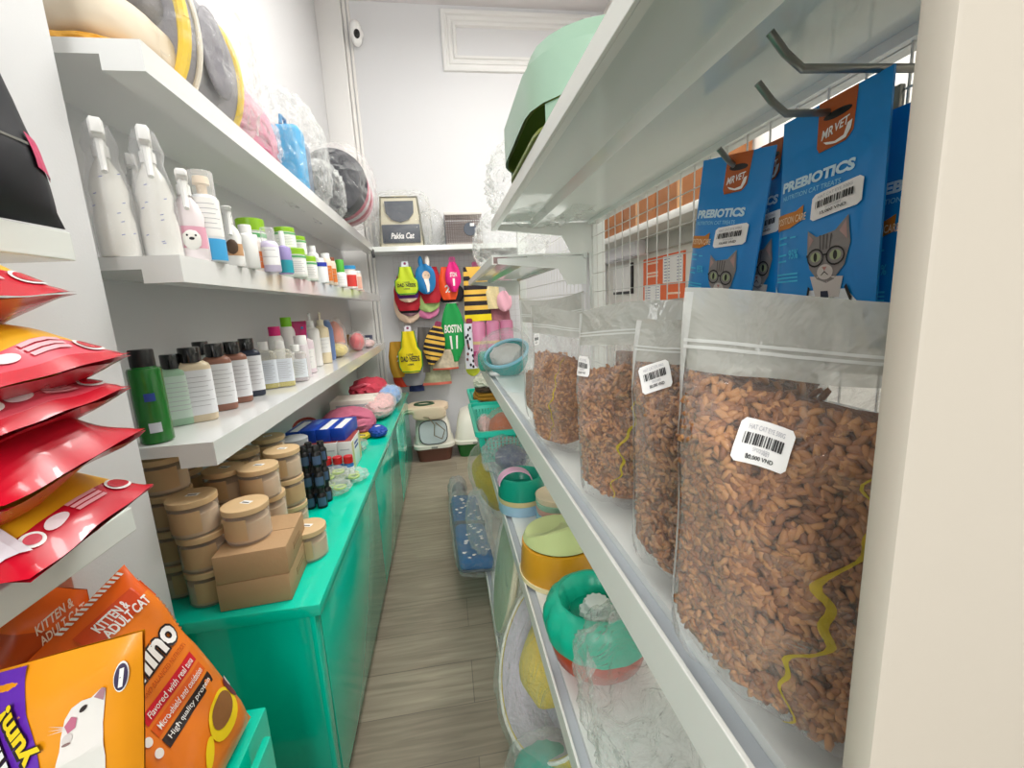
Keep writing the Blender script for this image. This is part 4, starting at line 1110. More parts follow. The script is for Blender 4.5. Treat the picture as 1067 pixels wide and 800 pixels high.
# stack of small black bottles
def vial(loc, label):
    t = thing('small_bottle', label, 'bottle', loc, face(loc), 'small black bottles stacked on the counter')
    one('body', lathe([(.019, 0), (.02, .003), (.02, .05), (.014, .06), (.012, .062)], 18), BLACK, t); one('cap', lathe([(.0135, .062), (.0135, .083), (.012, .085)], 16), mat('#1c1c1e', .3), t)
    label_band(.02, .01, .045, mat('#4a5f80', .4), t, arc=.8)
k = 0
for lv, nm in ((0, 'bottom layer'), (1, 'second layer'), (2, 'top layer')):
    for (x, y, wh) in ((-.585, 1.735, 'front left'), (-.54, 1.735, 'front right'), (-.58, 1.785, 'rear left'), (-.535, 1.79, 'rear right')):
        vial((x, y, zc+lv*.0858), 'small black bottle in the stack right of the jars, %s, %s' % (nm, wh))
t = thing('jar', 'clear jar with a grey lid under the shelf beside the black bottles', 'jar', (-.66, 1.86, zc)); one('body', lathe([(.055, 0), (.058, .005), (.058, .22), (.05, .235)], 28, cap1=False), CLEAR, t); one('contents', lathe([(.05, .004), (.053, .2), (.001, .2)], 24, cap1=False), mat('#a89c90', .7), t); one('lid', lathe([(.057, .235), (.057, .258), (.05, .262)], 28), mat('#a5a7a8', .3), t)
# cartons: white ones, then blue ones on top
WB = mat('#efece8', .45); BRN = mat('#a0443a', .5); BLUB = mat('#1746b4', .35)
for k in range(4):
    t = thing('medicine_box', ('white carton with a brick red top, leftmost of four in the row', 'white carton with a brick red top, second of four in the row', 'white carton with a brick red top, third of four in the row', 'white carton with a brick red top and yellow edge, rightmost in the row')[k], 'box', (-.735+.07*k, 2.22, zc), group='white cartons on the counter')
    one('carton', box(-.0335, .0335, -.10, .10, 0, .148, .002), WB, t); one('top_panel', box(-.032, .032, -.098, .098, .148, .1485), BRN, t)
    mb = MB()
    for z in (.03, .05, .07, .105): mb.add(box(-.022, .022, -.1006, -.1001, z, z+.006), mat('#c8c4c4', .5))
    if k == 3:
        mb.add(box(.0336, .0341, -.098, -.06, .01, .14), mat('#d8cf92', .5)); mb.add(box(.0336, .0341, .06, .098, .01, .14), mat('#d8cf92', .5))
        for z in (.11, .09): mb.add(box(.0336, .0341, -.04, .04, z, z+.012), mat('#3b4f9c', .5))
    mb.build('print', t)
for k in range(4):
    t = thing('medicine_box', ('royal blue carton lying on the white ones, leftmost of four', 'royal blue carton lying on the white ones, second of four', 'royal blue carton lying on the white ones, third of four', 'royal blue carton lying on the white ones, rightmost of four')[k], 'box', (-.752+.068*k, 2.26, zc+.149), R(-4), group='blue cartons on the counter')
    one('carton', box(-.0332, .0332, -.115, .115, 0, .062, .002), BLUB, t)
    one('white_flash', box(-.014, .022, -.11, .08, .062, .0624), STICK, t) if k != 1 else one('white_flash', box(-.012, .012, .0, .09, .062, .0624), mat('#5f86cc', .5), t)
for k in range(3):
    loc = (-.585+.047*k, 2.02, zc); t = thing('small_bottle', ('small blue labelled bottle with a red cap, leftmost of three by the white cartons', 'small blue labelled bottle with a red cap, middle of three by the white cartons', 'small blue labelled bottle with a red cap, rightmost of three by the white cartons')[k], 'bottle', loc, face(loc), 'red capped bottles on the counter')
    one('body', lathe([(.021, 0), (.022, .003), (.022, .07), (.016, .078)], 18), mat('#2f74b0', .35), t); one('cap', lathe([(.021, .078), (.021, .108), (.019, .11)], 18), mat('#c8161c', .35), t); label_band(.022, .012, .06, mat('#e7ecf2', .4), t)
for k, (x, y, z, lb_) in enumerate(((-.535, 1.86, 0, 'clear packet of green rubber rings, nearest on the counter'), (-.485, 1.98, 0, 'clear packet of green rubber rings, right one on the counter'), (-.555, 1.935, .03, 'clear packet of green rubber rings, topmost by the red caps'))):
    t = thing('ring_packet', lb_, 'packet', (x, y, zc+z), .3*k, 'clear packets of green rings')
    for j in range(3):
        a = j*2.1+k
        o = one('rubber_ring', tube([(.035*cos(a)+.022*cos(q*pi/8), .035*sin(a)+.022*sin(q*pi/8), .024+.006*j*.6) for q in range(17)], .006, 8), mat('#a9c84a', .4), t)
    one('ring_core', lathe([(.012, .012), (.012, .026)], 14), mat('#4fae8c', .4), t)
    one('wrapper', blob((0, 0, .027), (.078, .062, .026), 4, .3, 3, 2.6, 50+k), film('#f3f7f2', .16, .6, .1, .9, 24), t)
# pink pouch heap and other soft packs toward the far end of the counter
def softbag(name, lbl, cat, loc, d, m, seed, rz=0, amp=.2, wrap=False, extra=None):
    t = thing(name, lbl, cat, loc, rz); one('body', blob((0, 0, d[2]), d, 4, amp, 2.4, 2.6, seed), m, t)
    if wrap: one('wrapper', blob((0, 0, d[2]*1.04), (d[0]*1.12, d[1]*1.12, d[2]*1.04), 5, .25, 4, 2.4, seed+1), film('#ffffff', .12, .5, .1, .8, 20), t)
    if extra: extra(t)
    return t
softbag('pet_harness_bag', 'dusty pink folded pet bag on the counter beyond the blue cartons', 'bag', (-.655, 2.84, zc), (.15, .22, .075), mat('#c86a84', .7, bump=.4, bscale=30), 61, R(20), .16, False,
        lambda t: one('strap', tube([(-.10, -.18, .12), (0, -.2, .15), (.1, -.17, .11), (.13, -.02, .09)], .008, 8), mat('#a94e6a', .7), t))
t = thing('medicine_box', 'white flat box behind the dusty pink bag', 'box', (-.70, 3.25, zc)); one('carton', box(-.14, .16, -.12, .12, 0, .15, .003), mat('#ece6da', .5), t); one('print', box(-.10, .12, -.1206, -.1201, .10, .12), GREYINK, t)
softbag('pet_harness', 'royal blue pet harness on the counter edge', 'harness', (-.475, 2.72, zc), (.055, .09, .03), mat('#1d49a8', .6), 63, R(30), .2, False, lambda t: one('tag', box(-.01, .02, -.03, -.01, .056, .062), STICK, t))
softbag('pet_harness', 'yellow and black pet harness beside the blue one', 'harness', (-.565, 2.66, zc), (.06, .07, .02), mat('#cdb52c', .6), 64, R(-20), .25, False, lambda t: one('strap', tube([(-.05, -.05, .03), (0, -.06, .045), (.05, -.02, .03)], .007, 6), BLACK, t))
t = thing('pet_leash', 'grey coiled cord in a clear packet beside the pink bag', 'leash', (-.56, 2.43, zc))
one('cord', tube([(.05*cos(a*.5)*(1-.012*a), .07*sin(a*.5), .012+.0012*a) for a in range(40)], .004, 6), mat('#6d7069', .6), t); one('wrapper', blob((0, 0, .03), (.075, .09, .03), 4, .25, 3, 2.6, 66), film('#eef3ee', .12, .5, .1, .8, 20), t)
softbag('wrapped_toy', 'pale pink plush toy in clear wrap at the far end of the counter', 'toy', (-.53, 3.28, zc), (.10, .22, .07), mat('#e9b7b4', .7), 67, 0, .2, True)
softbag('wrapped_toy', 'sky blue fabric packet in clear wrap at the far end of the counter', 'packet', (-.515, 3.62, zc), (.10, .16, .075), mat('#74a7dc', .7), 68, 0, .25, True)
softbag('pet_harness', 'crimson patterned harness heap at the far end of the counter', 'harness', (-.66, 3.66, zc), (.14, .20, .11), mat('#c43a4e', .7, var=.4, vscale=30), 69, 0, .25, False, lambda t: one('strap', tube([(-.1, -.15, .17), (0, -.17, .2), (.09, -.12, .17), (.12, .02, .15)], .012, 8), mat('#e0687a', .6), t))
t = thing('pet_collar', 'red and green collar lying behind the blue cartons', 'collar', (-.80, 2.46, zc)); one('strap', tube([(.06*cos(a*pi/10), .05*sin(a*pi/10), .16+.03*sin(a*pi/10)) for a in range(19)], .008, 6), mat('#b8463c', .6), t); one('card', box(-.07, .05, .02, .025, 0, .16), mat('#d5d8d2', .5), t)

# ------------------------------------------------------------------ top shelf: pet beds and carriers in clear plastic
zt = ZS3+.001
GRYF = mat('#8b898f', .8, bump=.3, bscale=60); YF_ = mat('#e8c63a', .6); TANF = mat('#d8cbb6', .8)
t = thing('pet_house', 'folded tan and grey pet bed at the near end of the top shelf', 'pet bed', (-.78, 1.42, zt))
one('base_cushion', blob((0, 0, .03), (.12, .20, .03), 4, .1, 3, 3, 71), mat('#e0a53c', .7, bump=.5, bscale=40), t); one('cushion', blob((0, 0, .11), (.11, .19, .07), 4, .06, 2, 3, 72), TANF, t); one('hood', blob((0, 0, .24), (.10, .17, .07), 4, .06, 2, 3, 73), GRYF, t)
t = thing('pet_house', 'round grey pet house with yellow edging wrapped in clear plastic on the top shelf', 'pet bed', (-.745, 1.62, zt), R(0))
def hoop(y, r, th, m, nm):
    one(nm, tube([(r*cos(k*pi/20)*.55, y, .205+r*sin(k*pi/20)) for k in range(41)], th, 8), m, t)
one('shell', xf(lathe([(.17, -.17), (.195, -.15), (.20, 0), (.195, .15), (.17, .17)], 36, .55, 1), Matrix.Translation((0, 0, .205)) @ Matrix.Rotation(R(90), 4, 'X') @ Matrix.Rotation(0, 4, 'Z')), GRYF, t)
hoop(-.165, .195, .016, YF_, 'yellow_edging'); hoop(.165, .19, .016, YF_, 'yellow_edging'); hoop(-.10, .205, .008, mat('#e6dfd2', .7), 'pale_edging')
one('side_panel', blob((.112, 0, .2), (.01, .09, .12), 3, 0, 1, 2.4), mat('#76737c', .8), t)
one('wrapper', blob((0.01, 0.02, .225), (.165, .27, .24), 5, .16, 4.2, 3, 74), THINFILM, t)
softbag('pet_bed', 'pink pet bed folded upright in clear plastic on the top shelf', 'pet bed', (-.735, 2.0, zt), (.09, .24, .13), mat('#d0829c', .7, bump=.4, bscale=30), 75, R(0), .14, True,
        lambda t: [one('fold', tube([(.06, -.22, .03+.05*k), (.085, 0, .05+.05*k), (.06, .2, .02+.045*k)], .012, 8), mat('#b86682', .7), t) for k in range(3)])
t = thing('pet_carrier', 'sky blue and grey soft carrier in crumpled clear plastic on the top shelf', 'pet carrier', (-.70, 2.50, zt))
one('body', box(-.08, .08, -.12, .0, 0, .30, .03, 4), mat('#3f9fd0', .6), t); one('grey_side', box(-.075, .075, .002, .10, 0, .27, .03, 4), mat('#6d7c90', .6), t); one('handle', tube([(0, -.10, .30), (0, -.09, .34), (0, -.03, .34), (0, -.02, .30)], .008, 8), mat('#2f7fae', .6), t)
one('wrapper', blob((.0, .06, .21), (.135, .32, .235), 5, .24, 4.4, 3, 76), THINFILM, t)
t = thing('pet_tunnel', 'round pink and black pet tunnel in plastic on the top shelf', 'pet tunnel', (-.665, 3.42, zt))
for k, m in enumerate((mat('#2b2a33', .6), mat('#b6566c', .6), mat('#c9c2c8', .6), mat('#a8485e', .6), mat('#d7a5b4', .6))):
    one('ring_fold', xf(lathe([(.10, -.25+k*.10), (.19-.004*k, -.245+k*.10), (.225-.006*k, -.20+k*.10), (.19-.004*k, -.155+k*.10), (.10, -.15+k*.10)], 32, 1, 1), Matrix.Translation((0, 0, .24)) @ Matrix.Rotation(R(-90), 4, 'X')), m, t)
one('wrapper', blob((0, 0, .255), (.24, .34, .255), 5, .10, 4.2, 3, 77), THINFILM, t)
mb = MB().add(blob((-.70, 2.98, zt+.13), (.14, .20, .16), 5, .28, 4.2, 2.6, 78), THINFILM); tag(mb.build('plastic_bag', None, sharp=0), 'crumpled empty clear plastic between the blue carrier and the striped tunnel', 'bag')
# ------------------------------------------------------------------ back shelf goods
zb = 2.031
t = thing('pet_carrier', 'cream and grey cat carrier with white lettering on the back shelf', 'pet carrier', (-.335, 4.45, zb))
CREAM = mat('#d7d0b6', .5); SLATE = mat('#4a505a', .35)
def trap(x0, x1, z0, z1, x0t, x1t, y0, y1, y0t=None):
    y0t = y0 if y0t is None else y0t
    return loft([[(x0, y0, z0), (x1, y0, z0), (x1, y1, z0), (x0, y1, z0)], [(x0t, y0t, z1), (x1t, y0t, z1), (x1t, y1, z1), (x0t, y1, z1)]])
one('shell', trap(-.20, .20, 0, .44, -.165, .165, -.11, .12, -.09), CREAM, t, smooth=False)
one('mesh_window', prism([(-.13, .40), (.13, .40), (.125, .30), (.08, .24), (0, .215), (-.08, .24), (-.125, .30)], -.118, -.095), SLATE, t)
one('front_pocket', box(-.172, .172, -.125, -.10, .03, .195, .006), SLATE, t)
one('top_handle', tube([(-.08, 0, .44), (-.07, 0, .465), (.07, 0, .465), (.08, 0, .44)], .009, 8), CREAM, t)
one('edge_piping', tube([(-.20, -.108, .0), (-.165, -.094, .44), (.165, -.094, .44), (.20, -.108, 0)], .009, 8), mat('#77745f', .5), t)
sf = Surf(lambda u, v: Vector((-.172+.344*u, -.1252, .03+.165*v))); sf.flip = -1 if sf.n(.5, .5).y > 0 else 1
mb = MB(); mb.add(sf.put(fit2(text2('Pakka Cat', .03, .25), .22, .22, .84, .55), .001), STICK); mb.build('lettering', t, smooth=False)
one('wrapper', blob((0.02, -.01, .24), (.25, .16, .25), 5, .14, 4.5, 5, 81), THINFILM, t)
t = thing('wire_cage', 'small wire pet cage with a grey round plate on the back shelf', 'cage', (.245, 4.45, zb))
CW = mat('#8d7f7a', .4)
for y in (-.10, .12):
    mb = MB()
    for k in range(17): mb.add(box(-.17+k*.02125-.0018, -.17+k*.02125+.0018, y-.002, y+.002, 0, .27), CW)
    for k in range(13): mb.add(box(-.17, .17, y-.002, y+.002, k*.0225-.0018, k*.0225+.0018), CW)
    mb.build('wire_grid', t, smooth=False)
one('side_panel', box(-.18, -.172, -.10, .12, 0, .27, .002), mat('#63666c', .4), t); one('lid', box(-.18, .18, -.105, .125, .27, .30, .008), mat('#d5d2cc', .4), t); one('tray', box(-.175, .175, -.10, .12, 0, .02, .005), mat('#a89f98', .4), t)
one('round_plate', xf(lathe([(.06, 0), (.062, .004), (.06, .008)], 28), Matrix.Translation((.06, -.104, .14)) @ Matrix.Rotation(R(90), 4, 'X')), mat('#4a525e', .4), t)
one('tag', box(.06, .10, -.116, -.1135, .165, .19), STICK, t)
mb = MB().add(blob((-.06, 4.42, zb+.16), (.12, .13, .17), 5, .28, 4.2, 2.4, 83), THINFILM); tag(mb.build('plastic_bag', None, sharp=0), 'crumpled clear plastic beside the cream cat carrier on the back shelf', 'bag')
mb = MB().add(blob((-.57, 4.44, zb+.14), (.07, .14, .14), 4, .25, 2.5, 2.4, 84), THINFILM); tag(mb.build('plastic_bag', None, sharp=0), 'clear plastic wisp in the corner left of the cream cat carrier', 'bag')

# ------------------------------------------------------------------ wire rack and hanging pet clothes
rk = thing('wall_rack', 'white wire grid rack on the back wall holding dog clothes', 'rack', (0, 0, 0))
WIRE = mat('#b9b3b6', .4)
mesh_panel('wire_grid', rk, 0, -.52, .72, .75, 1.97, .05)
rk.rotation_euler = (0, 0, R(-90)); rk.location = (.06, YB-.03, 0)
def cloth(label, loc, w, h, m, shape='vest', bands=None, bm=None, d=.03, roll=0, hanger=None, deco=None, trim=None, cat='dog clothing', name='dog_vest'):
    """hanging garment: loc is its top centre; local -Y faces the room"""
    t = thing(name, label, cat, loc, rot=(0, roll, 0), group='dog clothes hanging on the back rack')
    def hw(v):                                   # half width share, v from 0 at hem to 1 at neck
        if shape == 'vest':
            if v > .62: return .30+.04*cos((v-.62)*9)-.03*max(0, v-.9)*10*.3
            return min(.5, .5*(1-max(0, .22-v)**2*7)) if v < .5 else .5-(v-.5)/.12*.17
        if shape == 'scarf': return .5*(1-max(0, .35-v)**1.6*1.9)*(1-.35*max(0, v-.6)/.4)
        if shape == 'tear': return .5*max(.06, sin(pi*min(1, .12+.80*(v)))**.7)*(1 if v > .3 else .55+1.5*v)
        if shape == 'round': return .5*max(.08, (1-abs(2*v-1)**2.5))**.5
        return .5*(1-.12*v)
    def fn(u, v, s):
        x = (2*u-1)*hw(v)*w
        b = d*max(0, 1-(2*u-1)**2)**.5
        y = s*b*.6+.006*sin(u*9+v*5)
        return Vector((x, y, -h*(1-v)))
    fr = lambda u, v: fn(u, v, -1)
    mb = MB(); nv = 24
    for j in range(nv):
        mm = m
        if bands:
            q = (j+.5)/nv
            for (a, b_, m2) in bands:
                if a <= q < b_: mm = m2
        mb.add(grid(lambda u, v: fr(u, (j+v)/nv), 10, 1), mm); mb.add(grid(lambda u, v: fn(u, (j+v)/nv, 1), 6, 1), mm)
    mb.build('fabric', t)
    sf = Surf(fr); sf.flip = -1 if sf.n(.5, .4).y > 0 else 1
    if trim:
        z = MB()
        pts = [fr(0, v/16) for v in range(1, 17)]; z.add(tube(pts, .005, 6), trim)
        pts = [fr(1, v/16) for v in range(1, 17)]; z.add(tube(pts, .005, 6), trim)
        z.add(tube([fr(u/10, .035) for u in range(11)], .005, 6), trim); z.build('trim', t)
    if deco:
        z = MB(); deco(z, sf); z.build('print', t, smooth=False)
    if hanger:
        one('hanger', xf(loft([rr(-.032, .032, -.035, .03, .018, 0), rr(-.032, .032, -.035, .03, .018, .006)]), Matrix.Translation((0, -.0, .02)) @ Matrix.Rotation(R(90), 4, 'X')), hanger, t, label='card hanger')
        one('hook_hole', xf(lathe([(.012, -.001), (.012, .0075)], 14), Matrix.Translation((.0, -.0, .03)) @ Matrix.Rotation(R(90), 4, 'X')), mat('#8a2458', .5), t)
    return t
YC = 4.44
def A_(px, py, y=YC): return at(px, py, Y=y)
PX = .00985                                   # metres per survey pixel on that wall plane
NEON = mat('#c8dc2a', .7); YEL2 = mat('#efd80e', .7); RED = mat('#b41428', .7); PURP = mat('#5a1e7a', .7); DRK = mat('#221c24', .8); PNK = mat('#e0187e', .6); ORN = mat('#f0521a', .6); GRN = mat('#0f9a48', .65); BLU3 = mat('#1278b4', .6); BEI = mat('#e4c9b0', .8); BEE = mat('#eebf52', .8); LTG = mat('#aecb7c', .7); PK2 = mat('#ea86b4', .7); GRY = mat('#8c8d92', .8); DGR = mat('#5f5b58', .8); GRNT = mat('#2f8f3a', .6); MUST = mat('#b98a24', .8)
def word(z, sf, txt, u0, v0, u1, v1, m, e=.003): z.add(sf.put(fit2(text2(txt, .03), u0, v0, u1, v1), e), m)
WT = mat('#f3efe9', .6)
def dadprint(z, sf):
    word(z, sf, 'I LOVE', .36, .42, .64, .47, INK); word(z, sf, 'DAD NEEDS', .10, .28, .90, .41, INK); word(z, sf, 'A DRINK', .36, .19, .64, .235, INK)
HANG = mat('#dfe6ee', .4)
def stack(label, px, py, wpx, hpx, m, shape='vest', y=YC, **k):
    return cloth(label, A_(px, py-1, y), wpx*PX*1.14*(y/4.6), hpx*PX*1.07*(y/4.6), m, shape, **k)
stack('neon yellow dog vest with dark lettering and green trim, top left of the rack', 422, 279, 20, 26, NEON, deco=dadprint, trim=GRNT, hanger=HANG, y=4.38)
stack('purple dog cape with a cream edge below the neon vest', 424, 296, 19, 18, PURP, 'round', bands=((0, .2, BEI),), y=4.42)
stack('dark red dog cape behind the purple one', 423, 288, 24, 33, RED, 'scarf', y=4.46)
stack('black dog cape hem below the dark red one', 425, 305, 21, 23, DRK, 'round', bands=((0, .12, mat('#8c6a72', .8)),), y=4.48)
stack('beige round dog collar bib lowest at left', 423, 300, 24, 34, BEI, 'round', y=4.50)
def bunny(z, sf):
    z.add(sf.put(ell2(.55, .62, .2, .15), .004), BEI); z.add(sf.put(poly2([(.42, .5), (.66, .5), (.74, .08), (.6, .05)], 1), .004), WT)
    for dx in (-.06, .1): z.add(sf.put(ell2(.56+dx, .62, .02, .02), .006), INK)
t = stack('bright blue dog costume with white ears, top row second from left', 442, 276, 18, 28, BLU3, 'round', deco=bunny, y=4.38)
for dx in (-.035, .03): one('ear', blob((dx, 0, .02), (.022, .015, .055), 3, 0), BLU3 if dx < 0 else WT, t)
stack('crimson dog cape behind the blue costume', 447, 279, 20, 34, RED, 'scarf', y=4.44)
stack('light green dog cape below the crimson one', 445, 302, 21, 22, LTG, 'round', y=4.47)
stack('pink dog bib hem below the light green cape', 444, 310, 22, 21, PK2, 'round', y=4.50)
stack('hot pink dog jersey with a white number, top row third from left', 471, 274, 14, 28, PNK, 'tear', deco=lambda z, s: (word(z, s, 'STON', .3, .5, .75, .66, WT), word(z, s, '1', .45, .2, .6, .45, WT)), y=4.37, hanger=mat('#9a2c66', .4))
stack('bright orange dog jersey behind the hot pink one', 466, 279, 17, 31, ORN, 'scarf', deco=lambda z, s: word(z, s, '2', .3, .22, .55, .45, WT), y=4.42)
stack('black dog cape with a white hem behind the orange jersey', 469, 296, 24, 20, DRK, 'round', bands=((.03, .1, WT),), y=4.46)
beeb = tuple((.12+.16*k, .12+.16*k+.08, DRK) for k in range(6))
stack('black and yellow striped bee costume, top right of the rack', 495, 279, 25, 52, BEE, 'block', bands=beeb+((0, .12, YEL2),), y=4.40, deco=lambda z, s: z.add(s.put(poly2([(.1, 1), (.75, 1), (.6, .74), (.25, .8)], 1), .006), BEE), hanger=mat('#8a3a5e', .4))
stack('golden striped bee hood hem below the bee costume', 497, 318, 22, 12, YEL2, 'round', y=4.44)
stack('green basketball style dog jersey with white lettering and number', 470, 317, 22, 57, GRN, 'tear', deco=lambda z, s: (word(z, s, 'BOSTIN', .14, .5, .86, .64, WT), word(z, s, '11', .33, .22, .68, .45, WT)), y=4.42)
stack('bright yellow dog vest with dark lettering and green trim, lower left of the rack', 425, 346, 21, 41, YEL2, deco=dadprint, trim=GRNT, hanger=mat('#e8e6f0', .4), y=4.34)
stack('mustard dog jersey behind the bright yellow vest', 412, 357, 15, 35, MUST, 'scarf', y=4.40, deco=lambda z, s: word(z, s, '2', .5, .45, .75, .62, WT))
stack('grey dog shirt hem under the bright yellow vest', 429, 370, 22, 31, GRY, 'scarf', y=4.42)
stack('red and orange dog cape low behind the yellow vest', 419, 383, 18, 20, mat('#cc3a1c', .7), 'scarf', y=4.45)
stack('navy dog garment lowest at left', 433, 392, 14, 16, mat('#1c2c5c', .8), 'block', y=4.47)
stack('charcoal long sleeved dog shirt beside the yellow vest', 442, 342, 13, 44, DGR, 'block', roll=R(6), y=4.43)
stack('tilted black and yellow striped bee costume in the middle of the lower row', 456, 341, 19, 38, BEE, 'tear', bands=tuple((.05+.14*k, .05+.14*k+.07, DRK) for k in range(7)), roll=R(14), y=4.36, hanger=mat('#8a1c4a', .4))
FLOR = mat('#cdbfa6', .8, var=.5, vscale=26); FLO2 = mat('#a9ab8c', .8, var=.5, vscale=24)
stack('cream floral dog dress below the tilted bee costume', 463, 365, 24, 20, FLOR, 'block', bands=((0, .1, mat('#c85a44', .8)),), y=4.42)
stack('sage floral dog dress lowest in the middle', 454, 380, 27, 21, FLO2, 'block', bands=((0, .12, mat('#cf6a5a', .8)),), y=4.46)
def spots(z, s):
    rnd = random.Random(5)
    for k in range(22): z.add(s.put(ell2(rnd.uniform(.15, .85), .05+.9*k/22, .09, .035, 10), .003), rnd.choice((DRK, mat('#7c4a4a', .7), DRK)))
stack('white dog shirt with black spots in the lower right of the rack', 489, 338, 12, 45, mat('#dfe1ea', .8), 'block', deco=spots, y=4.38, hanger=mat('#8a1c34', .4))
stack('lime dog vest hem below the spotted shirt', 492, 372, 14, 20, mat('#cddc3a', .7), 'round', y=4.43)
stack('cream lace dog dress right of the bee costume', 512, 299, 15, 22, mat('#e0d0a0', .8, var=.2, vscale=60), 'block', y=4.40)
stack('pale pink dog dress at the right end of the rack', 525, 304, 14, 20, mat('#eeb4c4', .8), 'round', y=4.38)
stack('dusty rose dog garment below the lace dress', 518, 318, 24, 18, mat('#b0707c', .8, var=.3, vscale=40), 'block', y=4.46)

# ------------------------------------------------------------------ litter boxes at the end of the aisle
def litter(loc, rz, base, hood, label, w=.40, d=.46, door=True):
    t = thing('litter_box', label, 'litter box', loc, rz)
    x, y = w/2, d/2
    one('base', loft([rr(-x+.03, x-.03, -y+.03, y-.03, .06, 0), rr(-x+.006, x-.006, -y+.006, y-.006, .07, .13), rr(-x, x, -y, y, .07, .135)]), base, t)
    one('hood', loft([rr(-x-.012, x+.012, -y-.012, y+.012, .08, .136), rr(-x-.012, x+.012, -y-.012, y+.012, .08, .165), rr(-x+.005, x-.005, -y+.005, y-.005, .075, .175), rr(-x+.02, x-.02, -y+.03, y-.02, .08, .33), rr(-x+.05, x-.05, -y+.10, y-.05, .08, .42), rr(-x+.10, x-.10, -y+.18, y-.10, .06, .445)], False, True), hood, t)
    one('latch', box(-.03, .03, -y-.022, -y-.010, .143, .158, .003), mat('#8a8a84', .4), t)
    if door:
        F = Surf(lambda u, v: Vector(((-x+.055)+(w-.11)*u, -y+.002+.045*v, .185+.21*v)))
        F.flip = -1 if F.n(.5, .5).y > 0 else 1
        out = []; 
        for i in range(40):
            a = 2*pi*i/40; c, s = cos(a), sin(a); k = (abs(c)**3.4+abs(s)**3.4)**(-1/3.4); out.append((c*k, s*k))
        def plate(sc, z0, z1, m, nm):
            r = [[F.p(.5+.5*sc*p_[0], .5+.52*sc*p_[1], z) for p_ in out] for z in (z0, z1)]
            one(nm, loft(r), m, t)
        plate(1.04, -.004, .006, mat('#2e3030', .5), 'door_gasket'); plate(.97, .0, .012, mat('#aeb9ba', .3), 'door')
    one('top_handle', tube([(-.06, 0, .44), (-.05, 0, .465), (.05, 0, .465), (.06, 0, .44)], .009, 8), hood, t)
    return t
HW = mat('#e2e0d2', .35)
litter((-.20, 4.26, .001), R(3), mat('#6a4236', .45), HW, 'litter box with brown base and grey swing door at the end of the aisle', .37, .42)
litter((.225, 4.30, .001), R(-4), mat('#1d6a2c', .4), HW, 'litter box with green base and plain cream hood at the end of the aisle', .40, .44, False)
t = thing('folded_clothes', 'beige dog shirt with a dark green collar laid on the brown based litter box', 'clothing', (-.24, 4.22, .478))
one('shirt', blob((0, 0, .03), (.20, .17, .035), 4, .12, 2, 4, 91), mat('#dcc7ac', .8), t); one('collar', tube([(.085*cos(k*pi/10)-.02, -.02+.06*sin(k*pi/10), .064) for k in range(21)], .016, 8), mat('#27482f', .8), t); one('drape', blob((.03, -.17, .005), (.15, .02, .06), 4, .1, 2, 4, 92), mat('#dcc7ac', .8), t)
t = thing('pet_leash', 'thin brown cord hanging in front of the grey litter box door', 'leash', (-.20, 4.0, .40)); one('cord', tube([(-.12, .05, .06), (-.02, .02, .05), (.03, .005, -.02), (.02, 0, -.12), (.09, 0, -.16), (.12, .01, -.08), (.04, .01, 0)], .005, 6), mat('#7a6a52', .7), t)
one('clasp', tube([(-.12, .05, .06), (-.15, .06, .06)], .009, 6), CHROME, t)

# ------------------------------------------------------------------ pillow bags at the near left
def pillow(name, label, corners, thick, mfn, group=None, cat='bag', wr=.006, seed=1, nu=22, nv=26, bot=1.0, vp=False):
    """filled bag spanned between four corners (bl, br, tr, tl); the front bulges toward its normal"""
    bl, br, tr, tl = [Vector(c) for c in corners]
    base = (bl+br)/2
    t = thing(name, label, cat, base, group=group)
    nrm = (br-bl).cross(tl-bl).normalized()
    def fn(u, v, s):
        p = (bl*(1-u)+br*u)*(1-v)+(tl*(1-u)+tr*u)*v - base
        e = (max(0, 1-abs(2*u-1)**3.2)**.6)*((max(0, 1-abs(2*v-1)**4)**.6) if not vp else max(0, 1-abs(2*v-1)**2)**.9)
        n = noise.noise(Vector((u*3+seed*4, v*3.5, s+seed)))
        r = 1-2*abs(noise.noise(Vector((u*2.2+seed*2, v*4+seed, s*3))))
        return p+nrm*(s*thick*.5*e*(1 if s > 0 else bot)+(n*wr*2+r*wr)*(.3+e)*s)
    mb = MB()
    for s in (1, -1):
        for i in range(nu):
            for j in range(nv):
                q = [fn((i+a)/nu, (j+b)/nv, s) for a, b in ((0, 0), (1, 0), (1, 1), (0, 1))]
                mb.add((q, [(0, 1, 2, 3) if s > 0 else (3, 2, 1, 0)]), mfn((i+.5)/nu, (j+.5)/nv, s))
    o = mb.build('bag_body', t, sharp=0)
    bm = bmesh.new(); bm.from_mesh(o.data); bmesh.ops.remove_doubles(bm, verts=bm.verts, dist=1e-5); bm.to_mesh(o.data); bm.free()
    o.data.polygons.foreach_set('use_smooth', [True]*len(o.data.polygons))
    sf = Surf(lambda u, v: fn(u, v, 1)); sf.flip = 1 if sf.n(.5, .5).dot(nrm) > 0 else -1
    return t, sf
OR1 = mat('#f0801c', .28, coat=.2); OR2 = mat('#e8600f', .3, coat=.2); OR3 = mat('#f09a10', .28, coat=.2); PUR = mat('#6a2cb4', .3, coat=.2); DRED = mat('#b8400c', .35)
YLW = mat('#f6d51a', .4)
